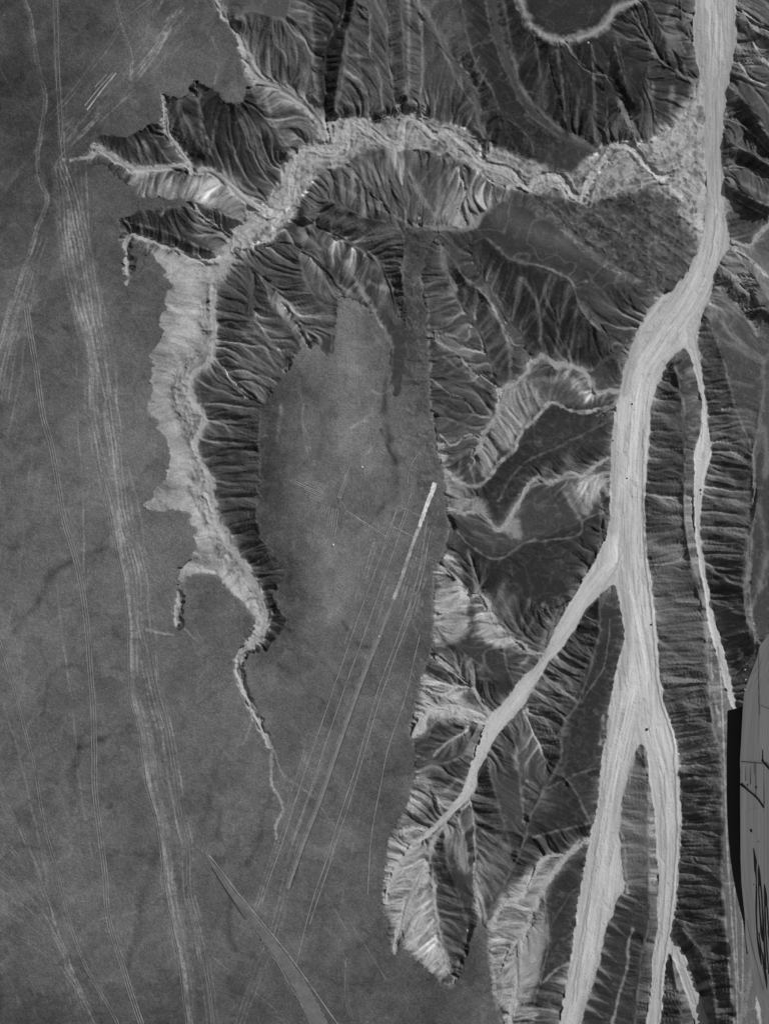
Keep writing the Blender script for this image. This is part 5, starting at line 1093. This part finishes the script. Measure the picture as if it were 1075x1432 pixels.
def skin_strip(name, pts, w, mat, lift=.009, hgt=.002):
    """thin raised strip following the skin; pts (px, py[, width]) in seat view"""
    bm = bmesh.new(); prev = None
    S = spline([tuple(p)+(1.,)*(3-len(p)) for p in pts], 4)
    for i, p in enumerate(S):
        t = S[min(i+1, len(S)-1)][:2]-S[max(i-1, 0)][:2]; t = t/(np.hypot(*t)+1e-9); n = np.array((-t[1], t[0]))*w*.5*p[2]
        row = [bm.verts.new(skin_pt(p[0]-n[0], p[1]-n[1], lift)), bm.verts.new(skin_pt(p[0]+n[0], p[1]+n[1], lift)),
               bm.verts.new(skin_pt(p[0]+n[0], p[1]+n[1], lift-hgt)), bm.verts.new(skin_pt(p[0]-n[0], p[1]-n[1], lift-hgt))]
        if prev:
            for a in range(4): bm.faces.new((prev[a], prev[(a+1) % 4], row[(a+1) % 4], row[a]))
        else: bm.faces.new(row)
        prev = row
    bm.faces.new(prev[::-1])
    return mesh_obj(name, bm, mat, plane)
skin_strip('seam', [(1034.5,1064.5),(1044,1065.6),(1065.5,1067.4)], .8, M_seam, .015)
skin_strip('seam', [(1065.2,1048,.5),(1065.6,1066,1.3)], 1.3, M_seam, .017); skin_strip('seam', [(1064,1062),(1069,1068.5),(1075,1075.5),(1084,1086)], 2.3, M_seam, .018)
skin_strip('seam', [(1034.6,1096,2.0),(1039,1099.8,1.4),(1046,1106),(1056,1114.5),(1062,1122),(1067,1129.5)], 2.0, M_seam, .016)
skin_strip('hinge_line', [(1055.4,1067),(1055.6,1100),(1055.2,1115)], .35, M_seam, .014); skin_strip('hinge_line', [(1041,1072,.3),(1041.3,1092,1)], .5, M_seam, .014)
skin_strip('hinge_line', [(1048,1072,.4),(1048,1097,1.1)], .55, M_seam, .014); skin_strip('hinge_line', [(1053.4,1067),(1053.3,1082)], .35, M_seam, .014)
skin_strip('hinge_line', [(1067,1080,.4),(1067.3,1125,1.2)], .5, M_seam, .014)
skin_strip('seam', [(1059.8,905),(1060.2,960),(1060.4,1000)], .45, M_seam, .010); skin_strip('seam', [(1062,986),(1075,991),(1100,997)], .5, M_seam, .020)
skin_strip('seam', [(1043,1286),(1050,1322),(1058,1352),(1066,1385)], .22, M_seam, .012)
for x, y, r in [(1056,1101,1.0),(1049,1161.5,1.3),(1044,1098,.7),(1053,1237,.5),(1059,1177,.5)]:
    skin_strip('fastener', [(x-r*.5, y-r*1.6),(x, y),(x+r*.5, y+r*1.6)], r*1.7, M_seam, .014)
# lettering, painted tall on the side: an O and a B-like sign after a slanted bar
def ink(name, *strokes):
    bmj = []
    for s_, w in strokes: bmj.append(skin_strip(name, s_, w, M_ink, .0125, .0015))
    return bmj
e1 = lambda u, v_: (1040+u*.04889, 1170+v_*.04889)
e2 = lambda u, v_: (1045+u*.04886, 1230+v_*.04889)
e3 = lambda u, v_: (1045+u*.0698, 1300+v_*.0698)
ink('registration_letter', ([e1(250,330)+(.3,), e1(268,430)+(.8,), e1(285,560)+(1.3,), e1(305,700)+(2.0,), e1(305,850)+(1.6,), e1(305,960)+(1.3,), e1(325,1060)+(.8,), e1(335,1200)+(.5,), e1(338,1400)+(.5,), e2(235,200)+(.7,), e2(232,560)+(1.,), e2(230,900)+(.9,), e2(240,1200)+(.8,), e2(252,1432)+(.8,), e3(180,50)+(.8,), e3(190,200)+(.9,), e3(210,320)+(1.2,), e3(235,480)+(1.5,), e3(252,600)+(1.,), e3(264,710)+(.4,)], 1.9))
ink('registration_letter', ([e1(398,810)+(.3,), e1(405,950)+(1.2,), e1(420,1150)+(1.7,), e1(432,1400)+(2.,), e2(325,100)+(1.9,), e2(330,170)+(1.5,)], 1.9),
    ([e2(300,150)+(.9,), e2(305,400)+(.9,), e2(320,640)+(1,), e2(338,1000)+(1.1,), e2(365,1300)+(1.4,), e3(265,50)+(2.0,), e3(285,150)+(2.,), e3(300,240)+(1.2,)], 1.4),
    ([e2(355,150)+(.9,), e2(378,350)+(1,), e2(398,650)+(1,), e2(418,1000)+(1,), e2(430,1300)+(1.3,), e3(310,60)+(1.6,), e3(320,260)+(1.1,), e3(335,480)+(1.3,), e3(340,680)+(1.4,), e3(350,800)+(2.,)], 1.5),
    ([e3(215,60)+(.7,), e3(235,220)+(.7,), e3(265,430)+(.8,), e3(290,500)+(1.2,), e3(300,620)+(1.1,), e3(320,760)+(1.8,), e3(345,900)+(2.,), e3(362,1020)+(1.6,), e3(378,1190)+(.3,)], 1.5))
ink('registration_letter', ([e2(460,120)+(.3,), e2(480,300)+(1.6,), e2(500,500)+(2.2,), e2(505,700)+(2.2,), e2(510,780)+(1.6,)], 1.7),
    ([e2(478,750)+(1.,), e2(485,1050)+(1.2,), e2(500,1432)+(1.1,), e3(360,150)+(1.,), e3(375,400)+(1.1,), e3(395,650)+(1.,), e3(412,900)+(.7,)], 1.3),
    ([e2(540,780)+(1.,), e2(563,1150)+(1.1,), e2(588,1432)+(1.,), e3(400,30)+(1.1,), e3(425,200)+(1.,), e3(440,500)+(1.,), e3(455,900)+(1.,)], 1.3))
# black fairing under the belly
bm = bmesh.new()
BL = [(989,1019.5),(994,1016.2),(1010,1016),(1060,1015.3),(1110,1015.4),(1140,1016),(1170,1017.6),(1200,1020.4),(1225,1024),(1250,1029),(1275,1035),(1290,1038.6),(1310,1040.8),(1330,1042.8)]
prev = None
for j in range(61):
    py_ = 993.5+(1334-993.5)*j/60
    a = float(np.interp(py_, [b_[0] for b_ in BL], [b_[1] for b_ in BL])); b_ = silx(py_)+7
    row = []
    for i in range(11):
        t = i/10; px_ = a+(b_-a)*t
        yy = py_-(8.0*(t*1.0)**1.2*max(0, 1-j/6.0) if j < 6 else 0)
        row.append(bm.verts.new(air(px_, yy, 3.42-.20*math.sin(t*math.pi/2))))
    for i in range(10, -1, -1):
        t = i/10; px_ = a+(b_-a)*t
        row.append(bm.verts.new(air(px_, py_, 3.43+.22*math.sin(t*math.pi/2))))
    if prev:
        n = len(row)
        for i in range(n): bm.faces.new((prev[i], prev[(i+1) % n], row[(i+1) % n], row[i]))
    else: bm.faces.new(row)
    prev = row
bm.faces.new(prev[::-1])
o = mesh_obj('belly_fairing', bm, M_black, plane, smooth=True); o['label'] = 'long black fairing under the grey side'
skin_edge = None
print('done', round(time.time()-T0, 1), 'tris', sum(len(o.data.polygons)*2 for o in scene.objects if o.type == 'MESH'))
